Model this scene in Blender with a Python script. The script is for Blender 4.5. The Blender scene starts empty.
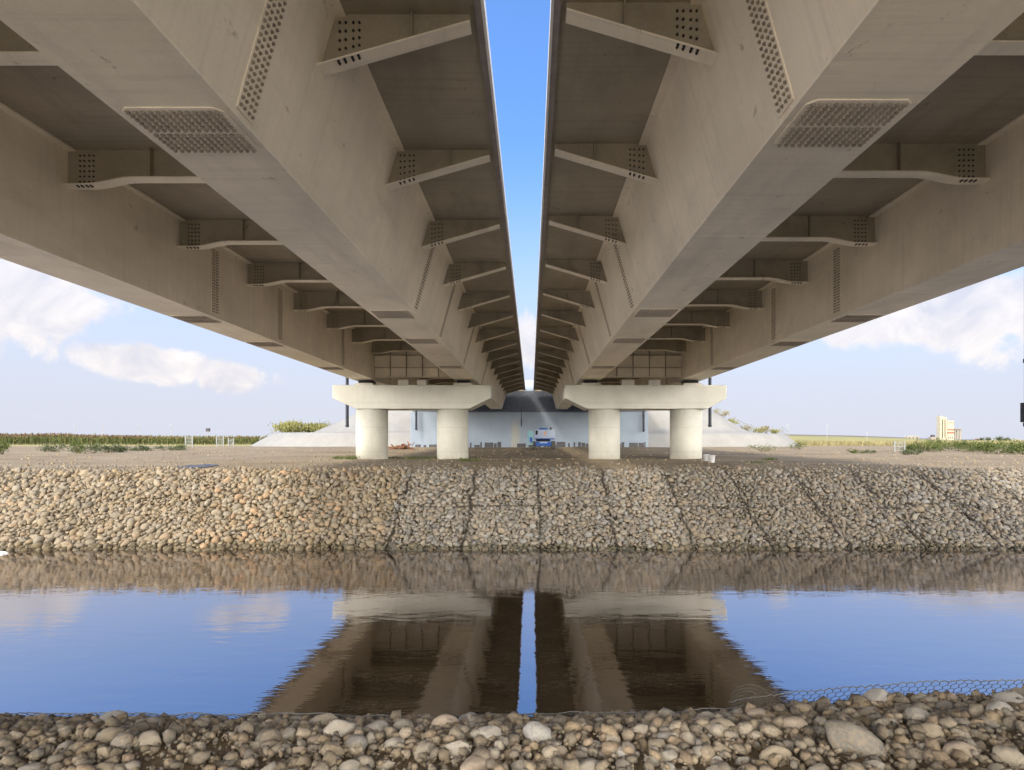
import bpy, bmesh, math, random
import numpy as np
from mathutils import Vector, Matrix, noise as mnoise

random.seed(7)
rng = np.random.default_rng(7)
scene = bpy.context.scene
COL = scene.collection
R = math.radians
F, PX, PY, CAMZ = 600.0, 531.0, 441.0, 2.86      # focal length in pixels, vanishing point, eye height above the water

# ------------------------------------------------------------------ helpers
class MB:
    """collects faces, builds ONE mesh object"""
    def __init__(self):
        self.v, self.f, self.m = [], [], []
    def add(self, vs, fs, mi=0):
        b = len(self.v)
        self.v += [tuple(p) for p in vs]
        self.f += [tuple(i + b for i in f) for f in fs]
        self.m += [mi] * len(fs)
    def obox(self, o, a, b, c, mi=0):
        o, a, b, c = Vector(o), Vector(a), Vector(b), Vector(c)
        vs = [o, o+a, o+a+b, o+b, o+c, o+a+c, o+a+b+c, o+b+c]
        fs = [(0,3,2,1), (4,5,6,7), (0,1,5,4), (1,2,6,5), (2,3,7,6), (3,0,4,7)]
        if a.cross(b).dot(c) < 0: fs = [f[::-1] for f in fs]
        self.add(vs, fs, mi)
    def box(self, x0, x1, y0, y1, z0, z1, mi=0):
        self.obox((x0, y0, z0), (x1-x0, 0, 0), (0, y1-y0, 0), (0, 0, z1-z0), mi)
    def prism_y(self, poly, y0, y1, mi=0):
        n = len(poly)
        vs = [(x, y0, z) for x, z in poly] + [(x, y1, z) for x, z in poly]
        fs = [tuple(range(n)), tuple(range(2*n-1, n-1, -1))]
        fs += [(i, i+n, (i+1) % n + n, (i+1) % n) for i in range(n)]
        self.add(vs, fs, mi)
    def cyl(self, p0, p1, r0, r1=None, n=12, mi=0, caps=True):
        r1 = r0 if r1 is None else r1
        p0, p1 = Vector(p0), Vector(p1)
        w = (p1-p0).normalized()
        u = w.orthogonal().normalized(); t = w.cross(u)
        vs = []
        for p, r in ((p0, r0), (p1, r1)):
            for k in range(n):
                a = 2*math.pi*k/n
                vs.append(p + u*(r*math.cos(a)) + t*(r*math.sin(a)))
        fs = [(k, (k+1) % n, (k+1) % n + n, k+n) for k in range(n)]
        if caps: fs += [tuple(range(n-1, -1, -1)), tuple(range(n, 2*n))]
        self.add(vs, fs, mi)
    def bolt(self, c, nrm, r=.0145, h=.02, mi=1):
        c, nrm = Vector(c), Vector(nrm).normalized()
        self.cyl(c, c+nrm*.006, r*1.35, n=8, mi=mi)
        self.cyl(c+nrm*.006, c+nrm*h, r, r*.9, n=6, mi=mi)
    def build(self, name, mats, parent=None, smooth=False, bevel=0):
        me = bpy.data.meshes.new(name)
        me.from_pydata(self.v, [], self.f)
        for m in (mats if isinstance(mats, (list, tuple)) else [mats]): me.materials.append(m)
        if any(self.m): me.polygons.foreach_set('material_index', self.m)
        if smooth: me.polygons.foreach_set('use_smooth', [True]*len(self.f))
        me.update()
        bm = bmesh.new(); bm.from_mesh(me); bmesh.ops.recalc_face_normals(bm, faces=bm.faces)
        bm.to_mesh(me); bm.free()
        o = bpy.data.objects.new(name, me); COL.objects.link(o)
        if parent: o.parent = parent
        if bevel:
            b = o.modifiers.new('bevel', 'BEVEL'); b.width = bevel; b.segments = 2; b.limit_method = 'ANGLE'; b.angle_limit = R(40)
        if smooth == 'auto':
            pass
        return o

def tag(o, label=None, cat=None, group=None, kind=None):
    if label: o['label'] = label
    if cat: o['category'] = cat
    if group: o['group'] = group
    if kind: o['kind'] = kind
    return o

def thing(name, label, cat, group=None, loc=(0, 0, 0)):
    o = bpy.data.objects.new(name, None); COL.objects.link(o); o.location = loc
    o.empty_display_size = .2
    return tag(o, label, cat, group)

ORD = ['first','second','third','fourth','fifth','sixth','seventh','eighth','ninth','tenth','eleventh','twelfth','thirteenth',
       'fourteenth','fifteenth','sixteenth','seventeenth','eighteenth','nineteenth','twentieth']

# ------------------------------------------------------------------ materials
class NT:
    def __init__(self, name):
        self.mat = bpy.data.materials.new(name); self.mat.use_nodes = True
        self.t = self.mat.node_tree; self.b = self.t.nodes['Principled BSDF']
        self.co = self.t.nodes.new('ShaderNodeTexCoord')
    def n(self, kind, **kw):
        nd = self.t.nodes.new(kind)
        for k, v in kw.items(): setattr(nd, k, v)
        return nd
    def link(self, a, b): self.t.links.new(a, b)
    def mapped(self, scale, src='Object', rot=(0,0,0)):
        m = self.n('ShaderNodeMapping'); m.inputs['Scale'].default_value = scale; m.inputs['Rotation'].default_value = rot
        self.link(self.co.outputs[src], m.inputs['Vector']); return m.outputs[0]
    def noise(self, scale, detail=6, rough=.55, vec=None, dist=0):
        nd = self.n('ShaderNodeTexNoise'); nd.inputs['Scale'].default_value = scale
        nd.inputs['Detail'].default_value = detail; nd.inputs['Roughness'].default_value = rough; nd.inputs['Distortion'].default_value = dist
        self.link(vec if vec is not None else self.co.outputs['Object'], nd.inputs['Vector']); return nd.outputs['Fac']
    def ramp(self, fac, stops):
        nd = self.n('ShaderNodeValToRGB'); e = nd.color_ramp.elements
        while len(e) > 1: e.remove(e[0])
        e[0].position = stops[0][0]; e[0].color = (*stops[0][1], 1)
        for p, c in stops[1:]:
            x = e.new(p); x.color = (*c, 1)
        self.link(fac, nd.inputs['Fac']); return nd.outputs['Color']
    def mix(self, fac, a, b, blend='MIX'):
        nd = self.n('ShaderNodeMix', data_type='RGBA', blend_type=blend)
        for sock, val in ((nd.inputs[0], fac), (nd.inputs[6], a), (nd.inputs[7], b)):
            if isinstance(val, (int, float)): sock.default_value = val
            elif isinstance(val, tuple): sock.default_value = (*val, 1)
            else: self.link(val, sock)
        return nd.outputs[2]
    def math(self, op, a, b=0.0, c=None):
        nd = self.n('ShaderNodeMath', operation=op)
        for i, val in enumerate((a, b) if c is None else (a, b, c)):
            if isinstance(val, (int, float)): nd.inputs[i].default_value = val
            else: self.link(val, nd.inputs[i])
        return nd.outputs[0]
    def bump(self, h, strength=.3, dist=.02, normal=None):
        nd = self.n('ShaderNodeBump'); nd.inputs['Strength'].default_value = strength; nd.inputs['Distance'].default_value = dist
        self.link(h, nd.inputs['Height'])
        if normal is not None: self.link(normal, nd.inputs['Normal'])
        return nd.outputs[0]
    def out(self, col, rough=.7, normal=None, spec=.4, metal=0):
        if isinstance(col, tuple): self.b.inputs['Base Color'].default_value = (*col, 1)
        else: self.link(col, self.b.inputs['Base Color'])
        if isinstance(rough, (int, float)): self.b.inputs['Roughness'].default_value = rough
        else: self.link(rough, self.b.inputs['Roughness'])
        self.b.inputs['Specular IOR Level'].default_value = spec; self.b.inputs['Metallic'].default_value = metal
        if normal is not None: self.link(normal, self.b.inputs['Normal'])
        return self.mat

def scl(c, k): return tuple(min(1, x*k) for x in c)

def steel(name, base, dirt=.35):
    t = NT(name)
    big = t.noise(.55, 5, .6)
    streak = t.noise(1.6, 6, .65, t.mapped((1.0, .22, .9)))
    fine = t.noise(38, 5, .7)
    c = t.mix(t.ramp(big, [(.3, (0,0,0)), (.7, (1,1,1))]), scl(base, .86), scl(base, 1.1))
    c = t.mix(t.math('MULTIPLY', t.ramp(streak, [(.52, (0,0,0)), (.72, (1,1,1))]), dirt), c, scl(base, .55))
    sc = t.noise(3.0, 10, .74, t.mapped((1.0, .7, 1.0)), .5)
    c = t.mix(t.math('MULTIPLY', t.ramp(sc, [(.625, (0,0,0)), (.66, (1,1,1))]), .55*dirt/.4), c, (.16, .12, .085))
    cross = t.noise(1.0, 7, .7, t.mapped((.35, 9.0, .5)))
    c = t.mix(t.math('MULTIPLY', t.ramp(cross, [(.5, (0,0,0)), (.68, (1,1,1))]), dirt*.8), c, scl(base, .62))
    blot = t.noise(.9, 5, .6, t.mapped((1, .6, 1)), .8)
    c = t.mix(t.math('MULTIPLY', t.ramp(blot, [(.45, (0,0,0)), (.7, (1,1,1))]), dirt*.7), c, scl((base[0]*.95, base[1], base[2]*1.02), .68))
    pale = t.noise(2.3, 8, .7, t.mapped((1.0, .6, 1.0)), .8)
    c = t.mix(t.math('MULTIPLY', t.ramp(pale, [(.62, (0,0,0)), (.74, (1,1,1))]), .3), c, scl(base, 1.35))
    c = t.mix(.09, c, t.ramp(fine, [(.3, (0,0,0)), (.7, (1,1,1))]), 'OVERLAY')
    return t.out(c, .62, t.bump(fine, .12, .004), .35)

def concrete(name, base, joints=None, stain=.25, wet=0):
    t = NT(name)
    big = t.noise(.8, 6, .6)
    streak = t.noise(2.2, 6, .6, t.mapped((1.2, 1.2, .18)))
    fine = t.noise(30, 6, .7)
    c = t.mix(t.ramp(big, [(.3, (0,0,0)), (.7, (1,1,1))]), scl(base, .9), scl(base, 1.07))
    c = t.mix(t.math('MULTIPLY', t.ramp(streak, [(.5, (0,0,0)), (.75, (1,1,1))]), stain), c, scl(base, .62))
    c = t.mix(.14, c, t.ramp(fine, [(.3, (0,0,0)), (.7, (1,1,1))]), 'OVERLAY')
    return t.out(c, .85, t.bump(fine, .2, .006), .25)

def plain(name, base, rough=.6, var=.2, metal=0, scale=6):
    t = NT(name)
    f = t.noise(scale, 5, .6)
    return t.out(t.mix(t.ramp(f, [(.3, (0,0,0)), (.7, (1,1,1))]), scl(base, 1-var), scl(base, 1+var)), rough, None, .4, metal)

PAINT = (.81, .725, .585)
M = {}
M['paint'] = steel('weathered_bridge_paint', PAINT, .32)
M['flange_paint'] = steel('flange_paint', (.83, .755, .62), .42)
M['shaded_paint'] = steel('shaded_deck_paint', (.35, .305, .232), .6)  # same bridge paint, with the shade under the deck put into its colour
M['bolt'] = plain('painted_bolt', (.27, .225, .17), .6)
M['bolt_pale'] = plain('pale_bolt', (.31, .265, .21), .55)
M['bolt_black'] = plain('black_bolt', (.02, .017, .015), .5)
M['fascia'] = concrete('deck_edge_concrete', (.80, .79, .77), stain=.1)
M['edge_steel'] = plain('dark_edge_angle', (.26, .23, .22), .6)
t = NT('cream_pier_concrete')
base = (.61, .60, .545)
c = t.mix(t.ramp(t.noise(.9, 6, .6), [(.3, (0,0,0)), (.7, (1,1,1))]), scl(base, .9), scl(base, 1.08))
c = t.mix(t.math('MULTIPLY', t.ramp(t.noise(2.5, 7, .65, t.mapped((1.2, 1.2, .12))), [(.5, (0,0,0)), (.72, (1,1,1))]), .22), c, scl(base, .7))
sep = t.n('ShaderNodeSeparateXYZ'); t.link(t.co.outputs['Object'], sep.inputs[0])
zj = t.math('ABSOLUTE', t.math('SUBTRACT', t.math('FRACT', t.math('DIVIDE', sep.outputs['Z'], 1.17)), .5))
c = t.mix(t.math('MULTIPLY', t.math('GREATER_THAN', zj, .488), .28), c, scl(base, .55))
spl = t.n('ShaderNodeMapRange'); spl.inputs[1].default_value = 2.55; spl.inputs[2].default_value = 2.0
t.link(t.math('ADD', sep.outputs['Z'], t.math('MULTIPLY', t.noise(3.5, 6, .65), .7)), spl.inputs[0])
c = t.mix(t.math('MULTIPLY', spl.outputs[0], .65), c, (.36, .30, .22))                 # splashed mud on the column feet
c = t.mix(.18, c, t.ramp(t.noise(26, 6, .7), [(.3, (0,0,0)), (.7, (1,1,1))]), 'OVERLAY')
M['pier'] = t.out(c, .85, t.bump(t.noise(26, 6), .2, .006), .25)
M['plinth'] = concrete('plinth_concrete', (.62, .59, .52))
M['rubber'] = plain('black_bearing_rubber', (.018, .018, .02), .7)
M['slope'] = concrete('pale_slope_concrete', (.285, .28, .27), stain=.2)
M['dark_pipe'] = plain('dark_drain_pipe', (.028, .035, .055), .45)

# abutment wall : grey concrete with a soft yellowish column and dark damp foot
t = NT('grey_abutment_concrete')
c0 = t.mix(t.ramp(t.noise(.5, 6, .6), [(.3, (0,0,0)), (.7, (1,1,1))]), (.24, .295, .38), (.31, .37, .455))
sep = t.n('ShaderNodeSeparateXYZ'); t.link(t.co.outputs['Object'], sep.inputs[0])
dx = t.math('ABSOLUTE', t.math('ADD', t.math('ADD', sep.outputs['X'], 1.45), t.math('MULTIPLY', t.math('SUBTRACT', t.noise(1.3, 4), .5), .5)))
lr1 = t.n('ShaderNodeMapRange'); lr1.interpolation_type = 'SMOOTHSTEP'; lr1.inputs[1].default_value = .55; lr1.inputs[2].default_value = .18; t.link(dx, lr1.inputs[0])
lr2 = t.n('ShaderNodeMapRange'); lr2.interpolation_type = 'SMOOTHSTEP'; lr2.inputs[1].default_value = 5.4; lr2.inputs[2].default_value = 3.6; t.link(sep.outputs['Z'], lr2.inputs[0])
low = t.math('MULTIPLY', lr1.outputs[0], lr2.outputs[0])
c0 = t.mix(t.math('MULTIPLY', low, .5), c0, (.46, .40, .28))
c0 = t.mix(t.math('MULTIPLY', t.ramp(t.noise(1.5, 6, .65, t.mapped((1.2, 1, .15))), [(.5, (0,0,0)), (.7, (1,1,1))]), .3), c0, (.27, .29, .33))
M['abutment'] = t.out(c0, .85, t.bump(t.noise(25, 6), .15, .006), .25)
M['bitumen'] = plain('black_bitumen', (.07, .07, .08), .6, .4)
M['shaded_wall'] = plain('shaded_backwall_concrete', (.14, .155, .185), .85)  # back wall concrete darkened, shade beside the gap's light streak painted in

# stones : colour from a per-stone attribute (merged piles) or from the object's colour (single stones)
def stone_mat(name, src):
    t = NT(name)
    if src == 'attr':
        a = t.n('ShaderNodeAttribute'); a.attribute_name = 'stone_colour'; base = a.outputs['Color']
        s = 9
    else:
        a = t.n('ShaderNodeObjectInfo'); base = a.outputs['Color']; s = 7
    vec = t.co.outputs['Object']
    f1 = t.noise(s, 6, .65, vec); f2 = t.noise(s*6, 6, .75, vec)
    c = t.mix(t.math('MULTIPLY', t.ramp(f1, [(.42, (0,0,0)), (.62, (1,1,1))]), .5), base, (.30, .235, .165))
    c = t.mix(.55, c, t.ramp(f2, [(.25, (.1,.1,.1)), (.75, (.95,.95,.95))]), 'OVERLAY')
    return t.out(c, .85, t.bump(f2, .45, .006, t.bump(f1, .3, .02)), .25)
M['stone_pile'] = stone_mat('river_cobble_pile', 'attr')
M['stone'] = stone_mat('river_cobble', 'obj')
M['wire'] = plain('galvanised_wire', (.13, .13, .13), .55, .2, .3)
M['dark_wire'] = plain('dark_gabion_wire', (.06, .055, .05), .6)

# ground : tan earth with gravel, wet canal bed, straw fields far away
t = NT('dry_earth')
g1 = t.noise(.35, 7, .6); g2 = t.noise(5, 8, .7); g3 = t.noise(45, 5, .75)
tracks = t.noise(1.0, 6, .6, t.mapped((.05, .8, 1)))
c = t.mix(t.ramp(g1, [(.35, (0,0,0)), (.65, (1,1,1))]), (.215, .163, .102), (.31, .25, .165))
c = t.mix(t.math('MULTIPLY', t.ramp(tracks, [(.45, (0,0,0)), (.6, (1,1,1))]), .6), c, (.325, .272, .197))
c = t.mix(t.math('MULTIPLY', t.ramp(g2, [(.5, (0,0,0)), (.72, (1,1,1))]), .45), c, (.16, .115, .075))
c = t.mix(.45, c, t.ramp(g3, [(.3, (.05,.05,.05)), (.7, (.95,.95,.95))]), 'OVERLAY')
sep = t.n('ShaderNodeSeparateXYZ'); t.link(t.co.outputs['Object'], sep.inputs[0])
far = t.math('ADD', sep.outputs['Y'], t.math('MULTIPLY', t.noise(.06, 5), 26))
fr = t.n('ShaderNodeMapRange'); fr.inputs[1].default_value = 78; fr.inputs[2].default_value = 92; t.link(far, fr.inputs[0])
fieldc = t.ramp(t.noise(.02, 4, .5, t.mapped((.4, 1.6, 1))), [(.3, (.30, .27, .10)), (.5, (.42, .36, .16)), (.65, (.25, .19, .12))])
c = t.mix(fr.outputs[0], c, fieldc)
nr = t.n('ShaderNodeMapRange'); nr.inputs[1].default_value = 1.6; nr.inputs[2].default_value = .4; t.link(t.math('ADD', sep.outputs['Y'], t.math('MULTIPLY', t.noise(1.5, 5), .8)), nr.inputs[0])
sl = t.n('ShaderNodeMapRange'); sl.inputs[1].default_value = 4.6; sl.inputs[2].default_value = 4.2; t.link(sep.outputs['Y'], sl.inputs[0])
c = t.mix(t.math('MULTIPLY', sl.outputs[0], .8), c, t.mix(g2, (.115, .082, .055), (.20, .15, .10)))                      # brown soil of the near bank
c = t.mix(nr.outputs[0], c, t.mix(t.ramp(g2, [(.35, (0,0,0)), (.65, (1,1,1))]), (.50, .46, .39), (.62, .57, .49)))      # unseen pale ground added behind the viewer to bounce light upward
M['earth'] = t.out(c, .95, t.bump(g3, .5, .02, t.bump(g2, .5, .05)), .15)

t = NT('field_slope')
sep = t.n('ShaderNodeSeparateXYZ'); t.link(t.co.outputs['Object'], sep.inputs[0])
yy = t.math('ADD', sep.outputs['Y'], t.math('MULTIPLY', t.math('SUBTRACT', t.noise(.006, 6), .5), 260))
mr = t.n('ShaderNodeMapRange'); mr.inputs[1].default_value = 100; mr.inputs[2].default_value = 900; t.link(yy, mr.inputs[0])
c = t.ramp(mr.outputs[0], [(.0, (.27, .25, .09)), (.28, (.33, .30, .14)), (.46, (.28, .26, .12)), (.52, (.17, .145, .125)), (1, (.14, .12, .115))])
c = t.mix(.4, c, t.ramp(t.noise(.05, 6, .6), [(.3, (.2,.2,.2)), (.7, (.8,.8,.8))]), 'OVERLAY')
M['hill'] = t.out(c, .95, None, .1)

# water : dark brown body, rippled mirror surface
t = NT('canal_water')
w1 = t.noise(1.0, 4, .55, t.mapped((1.1, 3.2, 1)), .3); w2 = t.noise(1.0, 3, .5, t.mapped((3.5, 11.0, 1)), .2)
hgt = t.math('ADD', w1, t.math('MULTIPLY', w2, .35))
t.b.inputs['IOR'].default_value = 2.2
nrm_ = t.bump(hgt, .075, .035)
M['water'] = t.out((.014, .010, .005), .015, nrm_, .5)
gl = t.n('ShaderNodeBsdfGlossy'); gl.inputs['Color'].default_value = (.97, .90, .95, 1); gl.inputs['Roughness'].default_value = .015; t.link(nrm_, gl.inputs['Normal'])
mx = t.n('ShaderNodeMixShader'); mx.inputs[0].default_value = .25; t.link(t.b.outputs[0], mx.inputs[1]); t.link(gl.outputs[0], mx.inputs[2])
t.link(mx.outputs[0], t.t.nodes['Material Output'].inputs['Surface'])
M['track_patch'] = plain('dark_track', (.085, .085, .095), .6, .2)
M['foam'] = plain('white_foam', (.75, .75, .74), .9)

def leaf_mat(name, a, b):
    t = NT(name)
    i = t.n('ShaderNodeAttribute'); i.attribute_name = 'leaf_shade'
    c = t.mix(i.outputs['Fac'], a, b)
    t.b.inputs['Subsurface Weight'].default_value = 0
    m = t.out(c, .75, None, .2)
    return m
M['leaf_green'] = leaf_mat('green_leaves', (.05, .075, .02), (.14, .165, .055))
M['leaf_dark'] = leaf_mat('grey_green_leaves', (.045, .065, .03), (.12, .14, .075))
M['leaf_olive'] = leaf_mat('olive_grass_leaves', (.13, .14, .045), (.32, .30, .12))
M['leaf_dry'] = leaf_mat('dry_grass', (.17, .145, .07), (.32, .28, .15))
M['crop'] = leaf_mat('crop_stalks', (.045, .065, .02), (.17, .155, .06))
M['tassel'] = leaf_mat('crop_tassels', (.085, .055, .045), (.19, .13, .085))
M['stem'] = plain('woody_stem', (.12, .085, .05), .9)
M['white_metal'] = plain('white_painted_metal', (.24, .25, .245), .5)
M['blue'] = plain('blue_machine_paint', (.02, .10, .42), .4, .1)
M['teal'] = plain('pale_teal_paint', (.22, .45, .52), .45, .1)
M['white_panel'] = plain('white_panel', (.42, .50, .66), .4, .06)
M['orange'] = plain('orange_decal', (.72, .35, .18), .5)
M['black'] = plain('black_rubber', (.02, .02, .02), .8)
M['tyre'] = plain('dusty_tyre', (.09, .085, .08), .9)
M['rust'] = plain('rusty_scrap', (.19, .09, .05), .9, .5)
M['rail'] = plain('grey_blue_railing', (.42, .47, .55), .5)
M['silo_cream'] = plain('cream_silo_wall', (.40, .365, .285), .8, .12, 0, .3)
M['silo_tan'] = plain('tan_silo_wall', (.27, .235, .21), .8, .15, 0, .3)
M['silo_red'] = plain('red_silo_band', (.27, .12, .09), .8)
M['silo_dark'] = plain('dark_silo_recess', (.10, .08, .06), .8)
M['silo_grey'] = plain('grey_silo', (.25, .235, .22), .7, .15, 0, .3)
M['dark_metal'] = plain('dark_metal', (.05, .05, .06), .6)
M['house'] = plain('white_house_wall', (.38, .37, .36), .8)
M['pole'] = plain('grey_pole', (.30, .30, .31), .7)
M['bucket'] = plain('white_bucket', (.45, .45, .46), .5)

# ------------------------------------------------------------------ ground, canal, water
def hn(x, y, s): return mnoise.noise(Vector((x*s, y*s, 3.7)))
def crest(x):                                  # height of the near bank, higher to the right
    xs = [-9, -3.2, -1.2, 0.2, 1.2, 2.0, 2.9, 9]; zs = [1.20, 1.22, 1.21, 1.22, 1.24, 1.33, 1.38, 1.4]
    return float(np.interp(x, xs, zs))
def gz(x, y):
    """height of the ground sheet"""
    c = crest(x)
    prof = [(-3000, 1.3), (-40, 1.3), (0, c), (3.35, c-.02), (3.75, c-.12), (5.3, -.35), (6.5, -.8), (14.9, -.8), (15.86, -.3),
            (19.42, 1.76), (19.75, 1.92), (22, 1.98), (29, 2.0), (40, 2.13), (55, 2.3), (90, 2.25), (3500, 2.2)]
    z = float(np.interp(y, [p[0] for p in prof], [p[1] for p in prof]))
    if 19.5 < y < 140:
        z += .035*hn(x, y, .35) + .05*hn(x+40, y, .11)*min(1, (y-19.5)/6)
    elif -10 < y < 3.6:
        z += .05*hn(x, y, .9) + .02*hn(x, y, 3.1)
    return z
def ground_depth(py, x_px=None):
    d = 25.0
    for _ in range(40):
        d = F*(CAMZ-gz(0 if x_px is None else (x_px-PX)*d/F, d))/max(.8, py-PY)
    return d
def at(px, py_base):
    d = ground_depth(py_base, px); x = (px-PX)*d/F
    return x, d, gz(x, d)

ys = [-3000, -800, -200, -60, -25, -12, -8, -6, -4] + list(np.arange(-3, 5.6, .12)) + [6, 6.5, 9, 12, 14.9, 15.4, 15.86, 16.6, 17.4, 18.2, 18.9, 19.42, 19.6, 19.75, 19.9] \
     + list(np.arange(20.2, 30, .4)) + list(np.arange(30, 60, 1.0)) + list(np.arange(60, 100, 3)) + [110, 130, 160, 220, 320, 500, 900, 1800, 3500]
xs_ = list(np.arange(-30, 30.01, .5)); near = list(np.arange(-5, 5.01, .1))
xs = sorted(set([round(float(v), 3) for v in xs_ + near] + [-3500, -1500, -700, -400, -250, -170, -120, -95, -80, -68, -58, -50, -44, -39, -34, 34, 39, 44, 50, 58, 68, 80, 95, 120, 170, 250, 400, 700, 1500, 3500]))
g = MB()
vs = [(x, y, gz(x, y)) for y in ys for x in xs]; nx = len(xs)
g.add(vs, [(j*nx+i, j*nx+i+1, (j+1)*nx+i+1, (j+1)*nx+i) for j in range(len(ys)-1) for i in range(nx-1)])
tag(g.build('ground', M['earth'], smooth=True), 'tan dry earth on both banks of the canal', kind='structure')

w = MB(); w.add([(-900, 3.9, 0), (900, 3.9, 0), (900, 17.2, 0), (-900, 17.2, 0)], [(0, 1, 2, 3)])
tag(w.build('water', M['water']), 'still dark canal water mirroring the bridge and sky', kind='structure')

# low rise with fields beyond the right bank
h = MB()
uu = np.linspace(-1.6, 2.2, 90); yy = [95, 120, 160, 220, 300, 400, 520, 650, 800, 1000, 1300]
def hillz(u, y):
    k = np.interp(u, [-1.6, -1.0, -.7, -.4, 0, .25, .43, .55, .68, .8, 2.2], [1.5, 2.5, 4.5, 5, 6, 9.5, 8.2, 6.5, 2.6, 1.6, 1.6])
    s = np.clip((y-95)/620.0, 0, 1); s = s*s*(3-2*s)
    return 2.0 + k*s*(y/700.0 if y > 700 else 1) + .5*mnoise.noise(Vector((u*5, y*.004, 0)))*s
hv = [(u*y, y, hillz(u, y)) for y in yy for u in uu]; n_ = len(uu)
h.add(hv, [(j*n_+i, j*n_+i+1, (j+1)*n_+i+1, (j+1)*n_+i) for j in range(len(yy)-1) for i in range(n_-1)])
tag(h.build('hills', M['hill'], smooth=True), 'low straw coloured fields rising to a brown ridge', kind='structure')

# darker patch on the dirt track
p = MB()
pts = []
cx, cy, cz = at(196, 466.5)
for k in range(28):
    a = 2*math.pi*k/28; r = 1+.25*hn(math.cos(a)*2, math.sin(a)*2, 1)
    x, y = cx+.62*r*math.cos(a), cy+.85*r*math.sin(a); pts.append((x, y, gz(x, y)+.02))
p.add(pts, [tuple(range(28))])
tag(p.build('track_patch', M['track_patch']), 'dark patch on the dirt track', kind='structure')

# ------------------------------------------------------------------ stones
def ico(sub):
    bm = bmesh.new(); bmesh.ops.create_icosphere(bm, subdivisions=sub, radius=1)
    v = np.array([x.co[:] for x in bm.verts]); f = np.array([[q.index for q in x.verts] for x in bm.faces]); bm.free(); return v, f
def cobble(sub, seed, angular=.5, cut=(.55, .85)):
    v, f = ico(sub); r = np.random.default_rng(seed)
    o = r.uniform(-50, 50, 3)
    k = np.array([mnoise.noise(Vector(tuple(p*.9+o))) + .4*mnoise.noise(Vector(tuple(p*2.1+o))) for p in v])
    v = v*(1+.22*k)[:, None]
    for _ in range(int(4+5*angular)):
        nrm = r.normal(size=3); nrm /= np.linalg.norm(nrm); hh = r.uniform(*cut)
        d = v@nrm; ex = np.clip(d-hh, 0, None); v = v - (ex*.82)[:, None]*nrm
    if sub >= 3:
        k = np.array([mnoise.noise(Vector(tuple(p*5+o))) for p in v]); v = v*(1+.018*k)[:, None]
    v -= (v.max(0)+v.min(0))/2; v /= np.abs(v).max(0)
    return v, f
def rot_rand(r, tilt=.5):
    e = Matrix.Rotation(r.uniform(0, 6.283), 3, 'Z') @ Matrix.Rotation(r.normal()*tilt, 3, 'X') @ Matrix.Rotation(r.normal()*tilt, 3, 'Y')
    return np.array(e)
SCOL = .78*np.array([(.36,.31,.245), (.33,.285,.22), (.30,.27,.225), (.39,.35,.29), (.28,.255,.22), (.33,.27,.19), (.35,.33,.30), (.25,.235,.21), (.36,.285,.215)])
def pile(name, items, lib, mat, parent=None):
    """items: (pos, radii, rotation, variant, colour) -> ONE mesh"""
    V, Fc, C = [], [], []; b = 0
    for pos, rad, rot, k, col in items:
        v, f = lib[k]
        V.append((v*rad)@rot.T + pos); Fc.append(f+b); b += len(v)
        C.append(np.tile(np.array([*col, 1.0]), (len(v), 1)))
    V = np.concatenate(V); Fc = np.concatenate(Fc); C = np.concatenate(C)
    me = bpy.data.meshes.new(name)
    me.vertices.add(len(V)); me.vertices.foreach_set('co', V.astype(np.float32).ravel())
    me.loops.add(Fc.size); me.loops.foreach_set('vertex_index', Fc.astype(np.int32).ravel())
    me.polygons.add(len(Fc)); me.polygons.foreach_set('loop_start', np.arange(0, Fc.size, 3, dtype=np.int32))
    me.polygons.foreach_set('use_smooth', np.ones(len(Fc), dtype=bool))
    at_ = me.color_attributes.new('stone_colour', 'FLOAT_COLOR', 'POINT'); at_.data.foreach_set('color', C.astype(np.float32).ravel())
    me.materials.append(mat); me.update(calc_edges=True); me.validate()
    o = bpy.data.objects.new(name, me); COL.objects.link(o)
    if parent: o.parent = parent
    return o
class Pack:
    """dart throwing on a plane with a hash grid"""
    def __init__(self, cell): self.c = cell; self.g = {}
    def ok(self, x, y, r, k):
        i, j = int(x//self.c), int(y//self.c)
        for a in range(i-2, i+3):
            for b in range(j-2, j+3):
                for (p, q, s) in self.g.get((a, b), ()):
                    if (p-x)**2+(q-y)**2 < (k*(s+r))**2: return False
        return True
    def put(self, x, y, r): self.g.setdefault((int(x//self.c), int(y//self.c)), []).append((x, y, r))

LIB1 = [cobble(1, 100+i, .6) for i in range(10)]
LIB2 = [cobble(2, 200+i, .6) for i in range(12)]

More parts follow.
